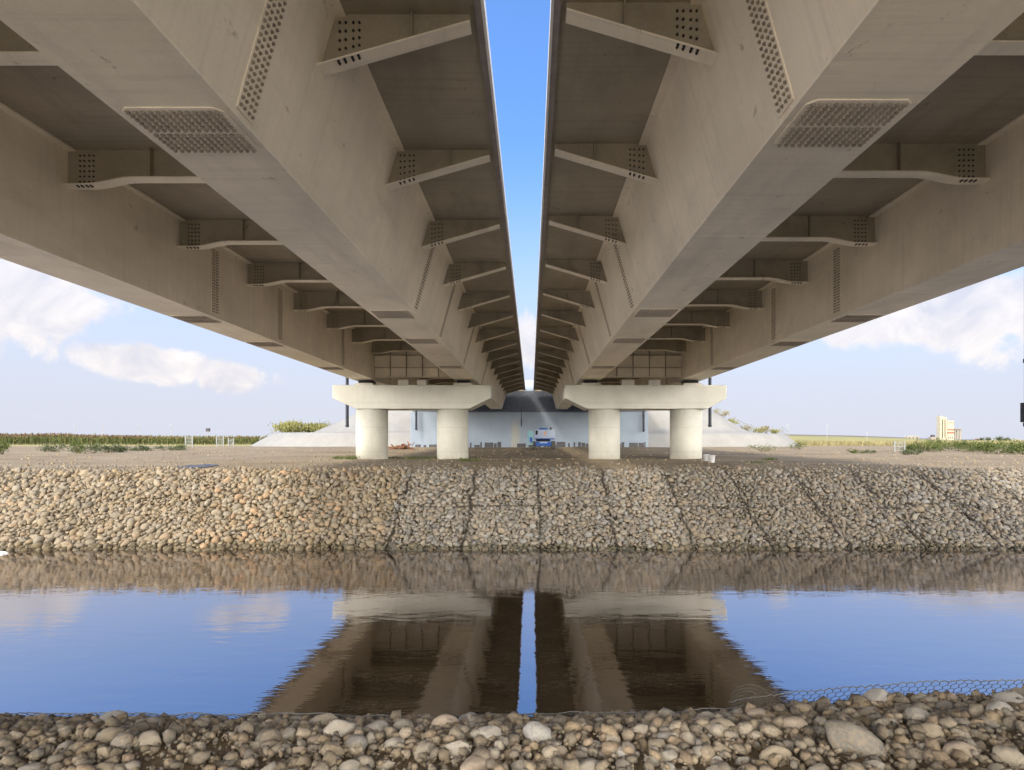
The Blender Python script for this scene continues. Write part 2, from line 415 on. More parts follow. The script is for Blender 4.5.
# far bank face: loose riprap on the left, gabion baskets from the left pier onward
Y0, Z0, Y1, Z1 = 15.45, -.16, 19.25, 1.95
SL = math.hypot(Y1-Y0, Z1-Z0); UP = np.array([0, (Y1-Y0)/SL, (Z1-Z0)/SL]); NR = np.array([0, -UP[2], UP[1]])
XL, XR = -27.0, 25.0
GX0, GW, NG = -3.83, 2.03, 11
def lean(x): return max(0, x-1)*.014
def joint_x(j, s): 
    x = GX0+GW*j
    return x + lean(x)*(.5-s/SL)*2.0 + .10*hn(x, s*3, .7)
def mid_s(x): return SL*.53 + .07*hn(x, 5, .8) + .02*max(0, x-3)*math.sin(x*1.7)
pk = Pack(.16); placed = []
for rmin, rmax, tries, k in ((.095, .125, 1500, .95), (.07, .095, 8000, .86), (.045, .07, 52000, .82), (.03, .045, 100000, .80), (.018, .03, 80000, .82)):
    for _ in range(tries):
        x = rng.uniform(XL, XR); s = rng.uniform(-.05, SL+.03); r = rng.uniform(rmin, rmax)
        if x > GX0-.1:
            if r > .095 and rng.random() < .85: continue
            if r > .075 and rng.random() < .55: continue
            jj = round((x-GX0)/GW)
            if min(abs(x-joint_x(q, s)) for q in (jj-1, jj, jj+1)) < r*.6+.006: continue
            if x > 5.5 and abs(s-mid_s(x)) < r*.5+.01: continue
            if abs(s-mid_s(x)) < r*.45: continue
        elif r < .05 and rng.random() < .35: continue
        if r > .05 and hn(x*1.0+70, s*1.3, .9) > .22 and rng.random() < .8: continue       # pockets of finer stone
        if pk.ok(x, s, r, k): pk.put(x, s, r); placed.append((x, s, r))
bins = {}
for (x, s, r) in placed:
    if x < GX0: key = 'riprap'
    else:
        j = max(q for q in range(NG+1) if x > joint_x(q, s) or q == 0); key = (min(j, NG-1), 1 if s > mid_s(x) else 0)
    bulge = .05*hn(x, s, .6)
    if key != 'riprap':
        j = key[0]; u = (x-joint_x(j, s))/GW; bulge += .07*(1-(2*u-1)**4) - .05
    else: bulge += .10*hn(x, s, .9)
    pos = np.array([x, Y0, Z0]) + UP*s + NR*(bulge + rng.uniform(-.04, .02) - (.02 if r < .05 else 0))
    asp = rng.uniform(.75, 1.2); rad = np.array([r*1.12*asp, r*1.12/asp, r*rng.uniform(.6, .95)])
    rz = rng.normal()*.5
    B = np.stack([np.array([1, 0, 0]), UP, NR], 1)
    rot = B@np.array(Matrix.Rotation(rz, 3, 'Z') @ Matrix.Rotation(rng.normal()*.3, 3, 'X'))
    col = SCOL[rng.integers(len(SCOL))]*rng.uniform(.82, 1.15)
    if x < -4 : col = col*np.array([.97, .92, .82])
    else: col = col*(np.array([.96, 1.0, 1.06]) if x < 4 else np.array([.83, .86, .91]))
    if pos[2] < .10 + .07*hn(x, 3, 1.1): col = col*np.array([.45, .46, .40])                                   # wet band at the waterline
    if -9.5 < x < -5.5 and rng.random() < .1: col = np.array([.34, .23, .14])*rng.uniform(.8, 1.1)
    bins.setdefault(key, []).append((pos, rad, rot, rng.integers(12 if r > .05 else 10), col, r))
def libfor(items): return [(a, b, c, (d if e2 <= .05 else d+10), e) for (a, b, c, d, e, e2) in items], LIB1+LIB2
it, lb = libfor(bins['riprap'])
tag(pile('riprap_stones', it, lb, M['stone_pile']), 'loose tan cobbles of the far bank left of the gabion baskets', kind='stuff')
where = ['below the left pier', 'left of the gap between the bridges', 'below the gap between the bridges', 'below the right pier', 'below the right pier',
         'right of the right pier', 'right of the right pier', 'towards the right edge', 'towards the right edge', 'at the right edge', 'beyond the right edge']
for j in range(NG):
    for lv in (0, 1):
        items = bins.get((j, lv))
        if not items: continue
        b = thing('gabion_basket', f"{'upper' if lv else 'lower'} gabion basket, {ORD[j]} from left, {where[j]}", 'gabion basket', 'gabion baskets lining the far bank')
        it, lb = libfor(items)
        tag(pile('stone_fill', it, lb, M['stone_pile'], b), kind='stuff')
        wf = MB()
        def P(x, s, o=.05): return np.array([x, Y0, Z0]) + UP*s + NR*(o)
        for q in (j, j+1):
            prev = None
            for a in range(9):
                s0 = 0 if lv == 0 else None
                xx = GX0+GW*q; lo = 0 if lv == 0 else mid_s(xx); hi = mid_s(xx) if lv == 0 else SL
                s = lo+(hi-lo)*a/8; pnt = P(joint_x(q, s)+(.012 if q == j else -.012), s, .0)
                if prev is not None: wf.cyl(prev, pnt, .006, n=5, caps=False)
                prev = pnt
        for edge in (0, 1):
            prev = None
            for a in range(13):
                xx = GX0+GW*(j+a/12)
                s = (0, mid_s(xx)-.012)[edge] if lv == 0 else (mid_s(xx)+.012, SL)[edge]
                xj = joint_x(j, s)+(joint_x(j+1, s)-joint_x(j, s))*a/12
                pnt = P(xj, s, .02)
                if prev is not None: wf.cyl(prev, pnt, .006, n=5, caps=False)
                prev = pnt
        wf.build('wire_frame', M['dark_wire'], b)
# dark earth behind the stones is the ground sheet itself

# gravel strewn on the far bank crest
it = []
for _ in range(2600):
    x = rng.uniform(-20, 20); y = 19.3 + abs(rng.normal())*1.6; r = rng.uniform(.015, .05)*(1.2 if y < 19.9 else .8)
    it.append((np.array([x, y, gz(x, y)+r*.2]), np.array([r*1.2, r, r*.7]), rot_rand(rng), rng.integers(10), SCOL[rng.integers(len(SCOL))]*rng.uniform(.7, 1.1)))
for _ in range(1500):
    x = rng.uniform(-30, 30); y = rng.uniform(19.9, 48); r = rng.uniform(.015, .06)
    it.append((np.array([x, y, gz(x, y)+r*.2]), np.array([r*1.2, r, r*.7]), rot_rand(rng), rng.integers(10), SCOL[rng.integers(len(SCOL))]*np.array([1.1, .98, .82])*rng.uniform(.8, 1.15)))
tag(pile('bank_gravel', it, LIB1, M['stone_pile']), 'loose pebbles scattered over the far bank', kind='stuff')

# near bank: countable cobbles, then gravel
SHAPES = [cobble(4, 300+i, .35+.10*(i % 5), (.68, .92)) for i in range(9)]
meshes = []
for i, (v, f) in enumerate(SHAPES):
    me = bpy.data.meshes.new('cobblestone'); me.from_pydata(v.tolist(), [], f.tolist())
    me.polygons.foreach_set('use_smooth', [True]*len(f)); me.materials.append(M['stone']); me.update(); meshes.append(me)
pk = Pack(.22); big = []
hand = [  # px, py of the centre, half width in px, aspect, colour
    (500, 708, 0, 1, 0)]
# hand placed large stones read off the photograph (px, py, half-width px)
HAND = [(855,719,33),(540,720,20),(475,748,19),(590,747,18),(640,715,13),(700,751,15),(795,697,15),(862,692,0),(960,730,20),(1000,700,16),(147,722,17),(110,720,18),(100,752,15),(35,748,15),
        (775,723,17),(745,735,14),(820,740,15),(880,758,16),(990,762,18),(905,752,13),(840,752,12),(760,752,16),(930,712,15),(445,757,15),(520,748,12),(260,725,11),(230,752,15),(290,752,13),(200,728,9),
        (350,745,13),(370,760,14),(425,728,13),(395,722,12),(720,715,12),(668,722,11),(560,733,11),(610,722,11),(1010,738,15),(735,765,13),(330,727,11),(165,758,14),(65,728,13),(300,727,10)]
def addstone(x, y, r, asp, flat):
    big.append((x, y, r, asp, flat)); pk.put(x, y, r)
for (px, py, hw) in HAND:
    if not hw: continue
    zt = 1.3 if px < 700 else 1.4
    d = F*(CAMZ-zt-.03)/(py-PY); d = min(d, 3.62)
    addstone((px-PX)*d/F, d, hw*d/F, random.uniform(.62, .85), random.uniform(.5, .7))
for rmin, rmax, tries, k, cap in ((.06, .105, 260, .92, 48), (.035, .06, 1800, .88, 190)):
    c = 0
    for _ in range(tries):
        x = rng.uniform(-3.6, 3.6); y = 3.72 - abs(rng.normal())*.42; r = rng.uniform(rmin, rmax)
        if y < 2.3 or c >= cap: continue
        if hn(x+20, y, 1.1) > .12 and rng.random() < .85: continue           # bare soil patches
        if pk.ok(x, y, r, k): addstone(x, y, r, rng.uniform(.68, .95), rng.uniform(.5, .8)); c += 1
rows = {}
names_px = [(96, 'at the far left end'), (220, 'left of left bridge reflection'), (330, 'below left bridge reflection edge'), (430, 'below left bridge reflection'),
            (510, 'left of sky gap reflection'), (590, 'right of sky gap reflection'), (690, 'below right bridge reflection'), (770, 'beside the loose wire end'),
            (870, 'below the upright netting'), (950, 'right of the largest boulder'), (1e9, 'at the far right end')]
colname = ['tan', 'tan', 'brown', 'pale', 'grey', 'ochre', 'pale grey', 'dark grey', 'reddish']
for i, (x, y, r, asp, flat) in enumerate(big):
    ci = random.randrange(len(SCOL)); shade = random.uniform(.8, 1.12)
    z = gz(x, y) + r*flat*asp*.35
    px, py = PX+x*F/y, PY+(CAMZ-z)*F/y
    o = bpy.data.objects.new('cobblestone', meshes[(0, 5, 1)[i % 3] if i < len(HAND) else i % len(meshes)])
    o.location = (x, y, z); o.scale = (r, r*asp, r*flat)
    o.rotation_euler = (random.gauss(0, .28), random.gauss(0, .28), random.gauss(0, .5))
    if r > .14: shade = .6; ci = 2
    c = SCOL[ci]*np.array([.97, 1.0, 1.06])*shade*1.3*float(np.interp(px, [0, 250, 430, 720, 800, 1024], [.8, .86, 1.2, 1.2, .92, .86])); o.color = (*c, 1); COL.objects.link(o)  # shade at both ends of the bank painted into the stone colour
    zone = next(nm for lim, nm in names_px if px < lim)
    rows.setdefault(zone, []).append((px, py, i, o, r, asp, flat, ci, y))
for zone, lst in rows.items():
    lst.sort(key=lambda q: -q[4])
    for row in (0, 1, 2):
        sub = [q for q in lst if (0 if q[8] > 3.45 else 1 if q[8] > 3.05 else 2) == row]
        sub.sort(key=lambda q: q[0])
        rn = ['crest', 'middle', 'front'][row]
        for k, q in enumerate(sub):
            sz = 'large' if q[4] > .11 else 'small' if q[4] < .06 else 'fist sized' if q[4] < .075 else 'mid sized'
            tag(q[3], f"{sz} {colname[q[7]]} cobble, {ORD[min(k, 19)]} from left in {rn} row {zone}", 'stone', 'cobbles on the near bank')
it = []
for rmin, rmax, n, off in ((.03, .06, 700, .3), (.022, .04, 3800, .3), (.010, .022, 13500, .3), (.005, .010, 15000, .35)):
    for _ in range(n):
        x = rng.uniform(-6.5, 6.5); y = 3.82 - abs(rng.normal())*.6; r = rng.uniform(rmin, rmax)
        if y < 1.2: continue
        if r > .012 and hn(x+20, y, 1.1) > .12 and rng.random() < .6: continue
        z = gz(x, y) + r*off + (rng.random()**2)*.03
        col = SCOL[rng.integers(len(SCOL))]*np.array([.94, .90, .85])*rng.uniform(.5, .95)*float(np.interp(x, [-3, -1.6, -.6, 1.1, 1.6, 3], [.8, .86, 1.25, 1.25, .92, .86]))  # gravel colour carries the same painted shade towards both ends
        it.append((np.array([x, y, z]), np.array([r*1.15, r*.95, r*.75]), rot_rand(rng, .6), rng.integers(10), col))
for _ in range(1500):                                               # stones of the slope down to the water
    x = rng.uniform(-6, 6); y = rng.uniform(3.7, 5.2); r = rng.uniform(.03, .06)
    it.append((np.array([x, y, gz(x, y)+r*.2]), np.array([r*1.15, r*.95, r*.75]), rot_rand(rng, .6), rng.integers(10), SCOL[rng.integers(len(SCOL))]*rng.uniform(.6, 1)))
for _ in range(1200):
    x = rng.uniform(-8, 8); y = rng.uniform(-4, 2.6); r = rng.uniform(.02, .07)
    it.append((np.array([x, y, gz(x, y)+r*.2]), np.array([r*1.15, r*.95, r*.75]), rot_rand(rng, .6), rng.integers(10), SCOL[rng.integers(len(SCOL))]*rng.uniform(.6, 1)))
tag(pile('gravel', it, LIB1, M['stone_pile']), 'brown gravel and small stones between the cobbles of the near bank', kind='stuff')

# hexagonal wire netting along the near crest
def hexnet(name, label, x0, x1, rows_, surf, cell=.055):
    m = MB(); ww = cell; hh = cell*.62
    def pt(i, j):        # lattice of a brick-like hex net
        x = x0 + i*ww*.5; v = j*hh + (hh*.32 if (i+j) % 2 else 0)
        jx = .010*hn(i*7.1, j*3.3, 1.3); jv = .010*hn(i*2.1+9, j*5.3, 1.7)
        return surf(x+jx, v+jv)
    ni = int((x1-x0)/(ww*.5))
    for j in range(rows_):
        for i in range(ni):
            m.cyl(pt(i, j), pt(i+1, j), .0016, n=4, caps=False)
            if (i+j) % 2 and j+1 < rows_: m.cyl(pt(i, j), pt(i, j+1), .0024, n=4, caps=False)
    prev = None
    for i in range(ni+1):
        q = pt(i, 0)
        if prev is not None: m.cyl(prev, q, .0035, n=5, caps=False)
        prev = q
    o = m.build(name, M['wire'])
    return tag(o, label, 'wire mesh', 'gabion wire netting on the near bank')
def s_low(x, v):
    return Vector((x, 3.72+v*.75, crest(x)-.045+.03*hn(x, 1, 1.5)+.016*hn(x, v, 6)-v*.62))
def s_up(x, v):
    k = min(1, max(0, (x-1.25)/.25))
    return Vector((x, 3.95+.03*hn(x, 2, 1.2)+v*.35, crest(x)-.115+.02*k+.025*hn(x, 4, 1.3)+.012*hn(x, v, 7)-v*.9))
hexnet('wire_mesh', 'flattened hexagonal wire netting behind the cobbles below both bridge reflections', -4.6, 1.32, 16, s_low)
hexnet('wire_mesh', 'upright hexagonal wire netting against the bright water at the right end', 1.30, 4.6, 14, s_up)
# loose curl of wire at the end of the upright netting
m = MB()
for k in range(7):
    prev = None
    for a in range(15):
        th = math.pi*(a/14); r_ = .045+.013*k
        q = Vector((1.33-.07*math.cos(th)*(.6+.2*k) + .02*k, 3.80+.03*k, crest(1.3)-.10+r_*.75*math.sin(th)))
        if prev is not None: m.cyl(prev, q, .0013, n=4, caps=False)
        prev = q
for a in range(3, 3, 2):
    th = math.pi*a/14
    m.cyl((1.33-.10*math.cos(th)*.6, 3.80, crest(1.3)-.10+.07*.75*math.sin(th)), (1.45-.10*math.cos(th)*1.8, 3.98, crest(1.3)-.10+.20*.75*math.sin(th)), .002, n=4, caps=False)
tag(m.build('wire_curl', M['wire']), 'loose curl of grey netting wire where the two nettings meet', 'wire')

# ------------------------------------------------------------------ the two bridges
ZB, ZS = 5.83, 7.61          # girder bottom, deck underside
YA, YE = -7.0, 55.9
def bridge(label, g_, s):
    """g_: dict of x positions, s=+1 for the right bridge (gap to its left), -1 for the left one"""
    b = thing('bridge_deck', label, 'bridge', 'twin highway bridges')
    a, a2, bb, c, d, d2, e0, e1 = (g_[k] for k in ('a', 'at', 'b', 'c', 'd', 'dt', 'e0', 'e1'))
    # slab
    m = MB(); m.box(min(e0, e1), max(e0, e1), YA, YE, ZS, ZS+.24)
    m.build('deck_slab', M['shaded_paint'], b)
    # edge angles and kerb beams along both edges
    for e, sg in ((e0, -s), (e1, s)):
        m = MB()
        m.box(min(e, e-sg*.075), max(e, e-sg*.075), YA, YE, ZS-.05, ZS-.003)
        m.build('edge_angle', M['edge_steel'], b)
        m = MB()
        x1 = e+sg*.035
        m.box(min(e+sg*.002, x1), max(e+sg*.002, x1), YA, YE, ZS-.06, ZS+.10)
        m.build('edge_beam', M['fascia'], b)
    def girder(xi_b, xi_t, xo, splices, sgn):
        """sloping web on the side of xi, vertical web at xo"""
        m = MB()
        m.prism_y([(xi_b, ZB), (xi_t, ZS-.032), (xo, ZS-.032), (xo, ZB)], YA, YE)
        lo, hi = min(xi_b, xo), max(xi_b, xo)
        for q in (xi_t, xo):                                            # top flange plates
            m.box(q-.12, q+.12, YA, YE, ZS-.03, ZS-.004)
        gd = m.build('box_girder', M['paint'], b)
        m = MB(); m.box(lo-.018, hi+.018, YA, YE, ZB-.03, ZB-.002)
        m.build('bottom_flange', M['flange_paint'], gd)
        up = Vector((xi_t-xi_b, 0, ZS-ZB)); L = up.length; up.normalize()
        nrm = Vector((sgn*(ZS-ZB), 0, -sgn*(xi_t-xi_b))).normalized()
        for y in splices:
            # sloping web splice
            m = MB(); o = Vector((xi_b, y-.155, ZB)) + up*.05 + nrm*.001
            for k in (0, 1):
                oo = o + Vector((0, .158*k, 0))
                m.obox(oo, Vector((0, .152, 0)), up*(L-.10), nrm*.012)
            rows_ = int((L-.18)/.066)
            for rr in range(rows_):
                for q in (.045, .115, .20, .27):
                    m.bolt(o + Vector((0, q-.005, 0)) + up*(.05+rr*.066) + nrm*.012, nrm)
            m.build('web_splice', [M['paint'], M['bolt']], gd)
            # vertical web splice on the other side
            m = MB(); sg2 = -sgn
            for k in (0, 1):
                m.obox((xo+sg2*.001, y-.155+.158*k, ZB+.05), (0, .152, 0), (sg2*.012, 0, 0), (0, 0, ZS-ZB-.14))
            for rr in range(int((ZS-ZB-.22)/.066)):
                for q in (.04, .11, .195, .265):
                    m.bolt((xo+sg2*.013, y-.155+q, ZB+.1+rr*.066), (sg2, 0, 0))
            m.build('web_splice', [M['paint'], M['bolt']], gd)
            # bottom flange splice plate with two blocks of bolts
            m = MB(); w_ = hi-lo-.10; y0, y1 = y-.30, y+.52
            poly = [(lo+.05, y0+.07), (lo+.12, y0), (hi-.12, y0), (hi-.05, y0+.07), (hi-.05, y1-.07), (hi-.12, y1), (lo+.12, y1), (lo+.05, y1-.07)]
            n = len(poly); zt, zb = ZB-.032, ZB-.046
            m.add([(x, yq, zt) for x, yq in poly]+[(x, yq, zb) for x, yq in poly],
                  [tuple(range(n)), tuple(range(2*n-1, n-1, -1))]+[(i, (i+1) % n, (i+1) % n+n, i+n) for i in range(n)])
            for blk in (0, 1):
                for rr in range(6):
                    for q in range(13):
                        m.bolt((lo+.11+q*(w_-.12)/12, y0+.06+rr*.062+blk*.40, zb), (0, 0, -1), .017, .020)
            m.build('flange_splice', [M['flange_paint'], M['bolt_pale']], gd)
        return gd
    girder(a, a2, bb, [-3.0]+g_['si'], -s)
    girder(d, d2, c, [-3.5]+g_['so'], s)
    # cantilever brackets on both sides and cross beams between the girders
    yk = g_['y0'] - g_['sp']*int((g_['y0']-YA-1)/g_['sp'])
    while yk < YE-1:
        for (xb, xt, e, sg) in ((a, a2, e0, -s), (d, d2, e1, s)):
            hb = 7.0; xw = xb+(xt-xb)*(hb-ZB)/(ZS-ZB); xe = e-sg*.135
            zt = ZS-.06
            m = MB()
            m.prism_y([(xw, hb), (xw+(xt-xb)*(ZS-.035-hb)/(ZS-ZB), ZS-.035), (xt+sg*.125, ZS-.035), (xt+sg*.125, ZS-.004), (xe, ZS-.004), (xe, zt-.07)], yk-.008, yk+.008)
            dirv = Vector((xe-xw, 0, zt-.07-hb)); un = dirv.normalized(); dn = Vector((un.z, 0, -un.x));
            if dn.z > 0: dn = -dn
            m.obox(Vector((xw, yk-.105, hb))+dn*.002, dirv, (0, .21, 0), dn*.018, 2)
            xs1 = xw+(xe-xw)*.62; zs1 = hb+(zt-.07-hb)*.62
            m.box(xs1-.006, xs1+.006, yk-.09, yk-.0085, zs1+.01, ZS-.008)
            xs2 = xw+(xe-xw)*.995
            f0 = (.135, .175, .225, .265)
            for fx in f0:
                px_ = xw+(xe-xw)*fx; zl = hb+(zt-.07-hb)*fx
                for q in range(5):
                    zz = zl+.045+q*(ZS-.10-zl-.045)/4
                    m.bolt((px_, yk-.0085, zz), (0, -1, 0), .0115, .02, 1)
                for yo in (-.075, -.035, .035, .075):
                    if yo > 0: continue
                    cpt = Vector((px_, yk+yo, zl))+dn*.02
                    m.bolt(cpt, dn, .013, .022, 1)
            m.build('bracket', [M['shaded_paint'], M['bolt_black'], M['flange_paint']], b)
        # cross beam
        x0, x1 = min(bb, c), max(bb, c)
        m = MB(); zl, zh = 7.02, 7.13; low = []
        for tt in np.linspace(0, 1, 29):
            q = min(tt, 1-tt)*(x1-x0); k = np.clip((q-.35)/.75, 0, 1); k = k*k*(3-2*k)
            low.append((x0+(x1-x0)*tt, zl+(zh-zl)*k))
        m.prism_y(low+[(x1, ZS-.035), (x1-.13, ZS-.035), (x1-.13, ZS-.004), (x0+.13, ZS-.004), (x0+.13, ZS-.035), (x0, ZS-.035)], yk-.008, yk+.008)
        for i in range(len(low)-1):
            p0, p1 = low[i], low[i+1]
            m.obox((p0[0], yk-.11, p0[1]-.022), (p1[0]-p0[0], 0, p1[1]-p0[1]), (0, .22, 0), (0, 0, .020), 2)
        for fx in (.36, .64):
            m.box(x0+(x1-x0)*fx-.006, x0+(x1-x0)*fx+.006, yk-.10, yk-.0085, zh+.004, ZS-.008)
        for base, sg in ((x0, 1), (x1, -1)):
            for q in (.20, .27, .35, .42):
                for r_ in range(6): m.bolt((base+sg*q, yk-.0085, zl+.06+r_*.085), (0, -1, 0), .0115, .02, 1)
                for yo in (-.075, -.035): m.bolt((base+sg*q, yk+yo, zl-.022), (0, 0, -1), .013, .022, 1)
        m.build('cross_beam', [M['shaded_paint'], M['bolt_black'], M['flange_paint']], b)
        yk += g_['sp']
    # stiffened diaphragm over the pier
    x0, x1 = min(bb, c), max(bb, c)
    m = MB(); m.box(x0+.004, x1-.004, 28.95, 28.97, ZB+.12, ZS-.04)
    m.box(x0+.004, x1-.004, 28.75, 29.2, ZB+.09, ZB+.118)
    dg = m.build('diaphragm', M['paint'], b)
    for k in range(1, 5):
        x = x0+(x1-x0)*k/5; m = MB(); m.box(x-.008, x+.008, 28.80, 28.948, ZB+.122, ZS-.05); m.build('stiffener', M['shaded_paint'], dg)
    for z in (6.38, 6.98):
        m = MB()
        for k in range(5):
            m.box(x0+(x1-x0)*k/5+.010, x0+(x1-x0)*(k+1)/5-.010, 28.84, 28.948, z, z+.016)
        m.build('stiffener', M['shaded_paint'], dg)
    return b
GL = dict(a=-2.68, at=-2.18, b=-3.69, c=-7.54, d=-8.52, dt=-9.02, e0=-.54, e1=-10.70, y0=6.68, sp=3.10, si=[5.57, 13.75, 17.45, 23.6, 32], so=[14.3, 18.0, 24, 32])
GR = dict(a=2.34, at=1.84, b=3.36, c=7.25, d=8.28, dt=8.78, e0=.25, e1=10.42, y0=6.50, sp=3.08, si=[5.45, 13.6, 17.35, 23.6, 32], so=[14.2, 17.9, 24, 32])
bridge('left one of two parallel steel bridges, on the left cream pier', GL, -1)
bridge('right one of two parallel steel bridges, on the right cream pier', GR, 1)

# ------------------------------------------------------------------ piers
def pier(label, x0, x1, tin_l, tin_r, cols, bears, blocks):
    p = thing('bridge_pier', label, 'bridge pier', 'concrete piers on the far bank')
    m = MB()
    m.prism_y([(x0, 5.52), (x1, 5.52), (x1, 4.90), (x1-tin_r, 4.39), (x0+tin_l, 4.39), (x0, 4.90)], 28.5, 30.2)
    m.build('pier_cap', M['pier'], p, bevel=.03)
    for cx_ in cols:
        m = MB(); m.cyl((cx_, 29.33, 1.6), (cx_, 29.33, 4.388), .765, n=64)
        o = m.build('pier_column', M['pier'], p)
        for f in o.data.polygons: f.use_smooth = len(f.vertices) == 4
    for (xa, xb) in bears:
        m = MB(); m.box(xa-.14, xb+.14, 28.62, 29.9, 5.522, 5.63); pl = m.build('bearing_plinth', M['plinth'], p)
        m = MB(); m.box(xa, xb, 28.75, 29.7, 5.632, 5.765); m.build('bearing', M['rubber'], pl)
    for (xa, xb) in blocks:
        m = MB(); m.box(xa, xb, 28.7, 29.3, 5.522, 5.80); m.build('jacking_block', M['plinth'], p, bevel=.015)
    return p
pier('left cream concrete pier with two round columns and chamfered cap', -9.44, -1.90, 1.12, 1.06, (-7.77, -3.83), ((-8.27, -7.68), (-3.56, -2.98)), ((-6.36, -5.86), (-5.46, -5.0)))
pier('right cream concrete pier with two round columns and chamfered cap', 1.62, 9.30, 1.03, .90, (3.58, 7.57), ((2.55, 3.2), (7.42, 8.02)), ((4.35, 4.95), (5.62, 6.2)))

# ------------------------------------------------------------------ abutment and embankment
ab = thing('abutment', 'wide blue grey concrete abutment wall behind both piers', 'abutment')
m = MB(); m.box(-11.05, 10.75, 55, 57.2, 1.8, 5.50); m.build('front_wall', M['abutment'], ab, bevel=.02)
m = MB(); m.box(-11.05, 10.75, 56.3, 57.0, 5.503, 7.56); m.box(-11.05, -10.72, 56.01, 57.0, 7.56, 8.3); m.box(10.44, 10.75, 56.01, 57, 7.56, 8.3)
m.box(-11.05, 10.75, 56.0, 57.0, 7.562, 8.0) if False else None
m.build('back_wall', M['shaded_wall'], ab)
m = MB(); m.box(-.6, .3, 56.3, 57, 7.562, 7.98); m.build('gap_kerb', M['abutment'], ab)
# damp bitumen panels low on the wall
random.seed(3)
x = -10.6
while x < 10.4:
    w_ = random.choice([.35, .5, .8, .15, .25])
    if not (-2.0 < x+w_*.5 < -1.0) and random.random() < .95:
        hgt = random.uniform(.2, .5)
        m = MB(); m.box(x, min(10.5, x+w_), 54.975, 54.997, gz(x, 55)-.05, gz(x, 55)+hgt); m.build('bitumen_patch', M['bitumen'], ab)
    x += w_+random.choice([.04, .05, .06, .25])
m = MB(); m.box(-.9, -.86, 54.9, 54.99, 4.9, 6.0); m.cyl((-.88, 54.94, 4.2), (-.88, 54.94, 4.9), .04); m.build('cable_duct', M['dark_metal'], ab)
rl = thing('guard_rail', 'grey blue railing at the far end of the gap between the decks', 'railing')
m = MB(); m.box(-.62, .33, 57.3, 57.32, 8.02, 8.62); m.build('panel', M['rail'], rl)
for x in (-.6, -.35, -.1, .12, .3):
    m = MB(); m.box(x-.025, x+.025, 57.22, 57.29, 7.9, 8.68); m.build('post', M['rail'], rl)

def cone(label, sx, s, prof):
    """paved quarter cone at one wing of the abutment running back along the embankment"""
    m = MB(); cyc = 66.0; n = len(prof); secs = []
    K = 0.56
    for a in np.linspace(0, 90, 28):
        ca, sa = math.cos(R(a)), math.sin(R(a))
        secs.append([(sx+s*r*sa, cyc-r*K*ca, z) for r, z in prof])
    for y in (75, 90, 120, 200, 400):
        secs.append([(sx+s*r, y, z) for r, z in prof])
    vs = [q for sec in secs for q in sec]
    fs = [(i*n+j, i*n+j+1, (i+1)*n+j+1, (i+1)*n+j) for i in range(len(secs)-1) for j in range(n-1)]
    m.add(vs, fs)
    o = m.build('paved_embankment', M['slope'], None, smooth=True)
    return tag(o, label, 'embankment', 'concrete paved slopes beside the abutment')
cone('pale concrete paved slope beside the abutment, left of the left pier', -11.05, -1, [(0, 8.0), (3.3, 8.0), (3.6, 7.9), (8.25, 5.75), (12.5, 3.86), (13.2, 3.74), (16.7, 3.70), (17.0, 3.6), (19.8, 2.0)])
cone('pale concrete paved slope beside the abutment, right of the right pier', 10.75, 1, [(0, 8.0), (2.8, 8.0), (5.5, 7.6), (8.5, 6.4), (10.8, 5.1), (12.2, 4.2), (13.4, 3.72), (16.6, 3.60), (17.0, 3.35), (18.8, 2.0)])
m = MB(); m.box(-11.0, 10.7, 57.2, 400, 2.0, 7.9)
tag(m.build('embankment', M['earth']), 'earth fill carrying the road behind the abutment', kind='structure')

# ------------------------------------------------------------------ drain pipes
def pipe(label, x, y, zb, zt, r=.09, sleeve=None):
    t_ = thing('drain_pipe', label, 'drain pipe', 'dark drain pipes hanging from the decks')
    m = MB(); m.cyl((x, y, zb), (x, y, zt), r, n=16); m.build('pipe', M['dark_pipe'], t_)
    m = MB()
    for z in ([zb+.05, zb+1.4] if zt-zb > 2 else [zb+.05]): m.cyl((x, y, z), (x, y, z+.08), r*1.25, n=16)
    m.build('collar', M['dark_pipe'], t_)
    if sleeve:
        m = MB(); m.cyl((x, y, zb+.14), (x, y, zb+sleeve), r*1.9, n=16); m.build('sleeve', M['dark_pipe'], t_)
pipe('dark drain pipe hanging free beside the left end of the left cap', -10.60, 34.6, 3.66, 7.62)
pipe('dark drain pipe between the left pier columns, against the abutment', -10.45, 54.6, 3.85, 7.62, .10)
pipe('dark drain pipe between the right pier columns, against the abutment', 10.25, 54.6, 3.7, 7.62, .10)
pipe('dark drain pipe hanging free beside the right end of the right cap', 10.32, 34.6, 3.66, 7.62)
pipe('dark drain pipe cut off by the right edge of the photograph', 10.525, 12.7, 3.12, 7.62, .07, .55)

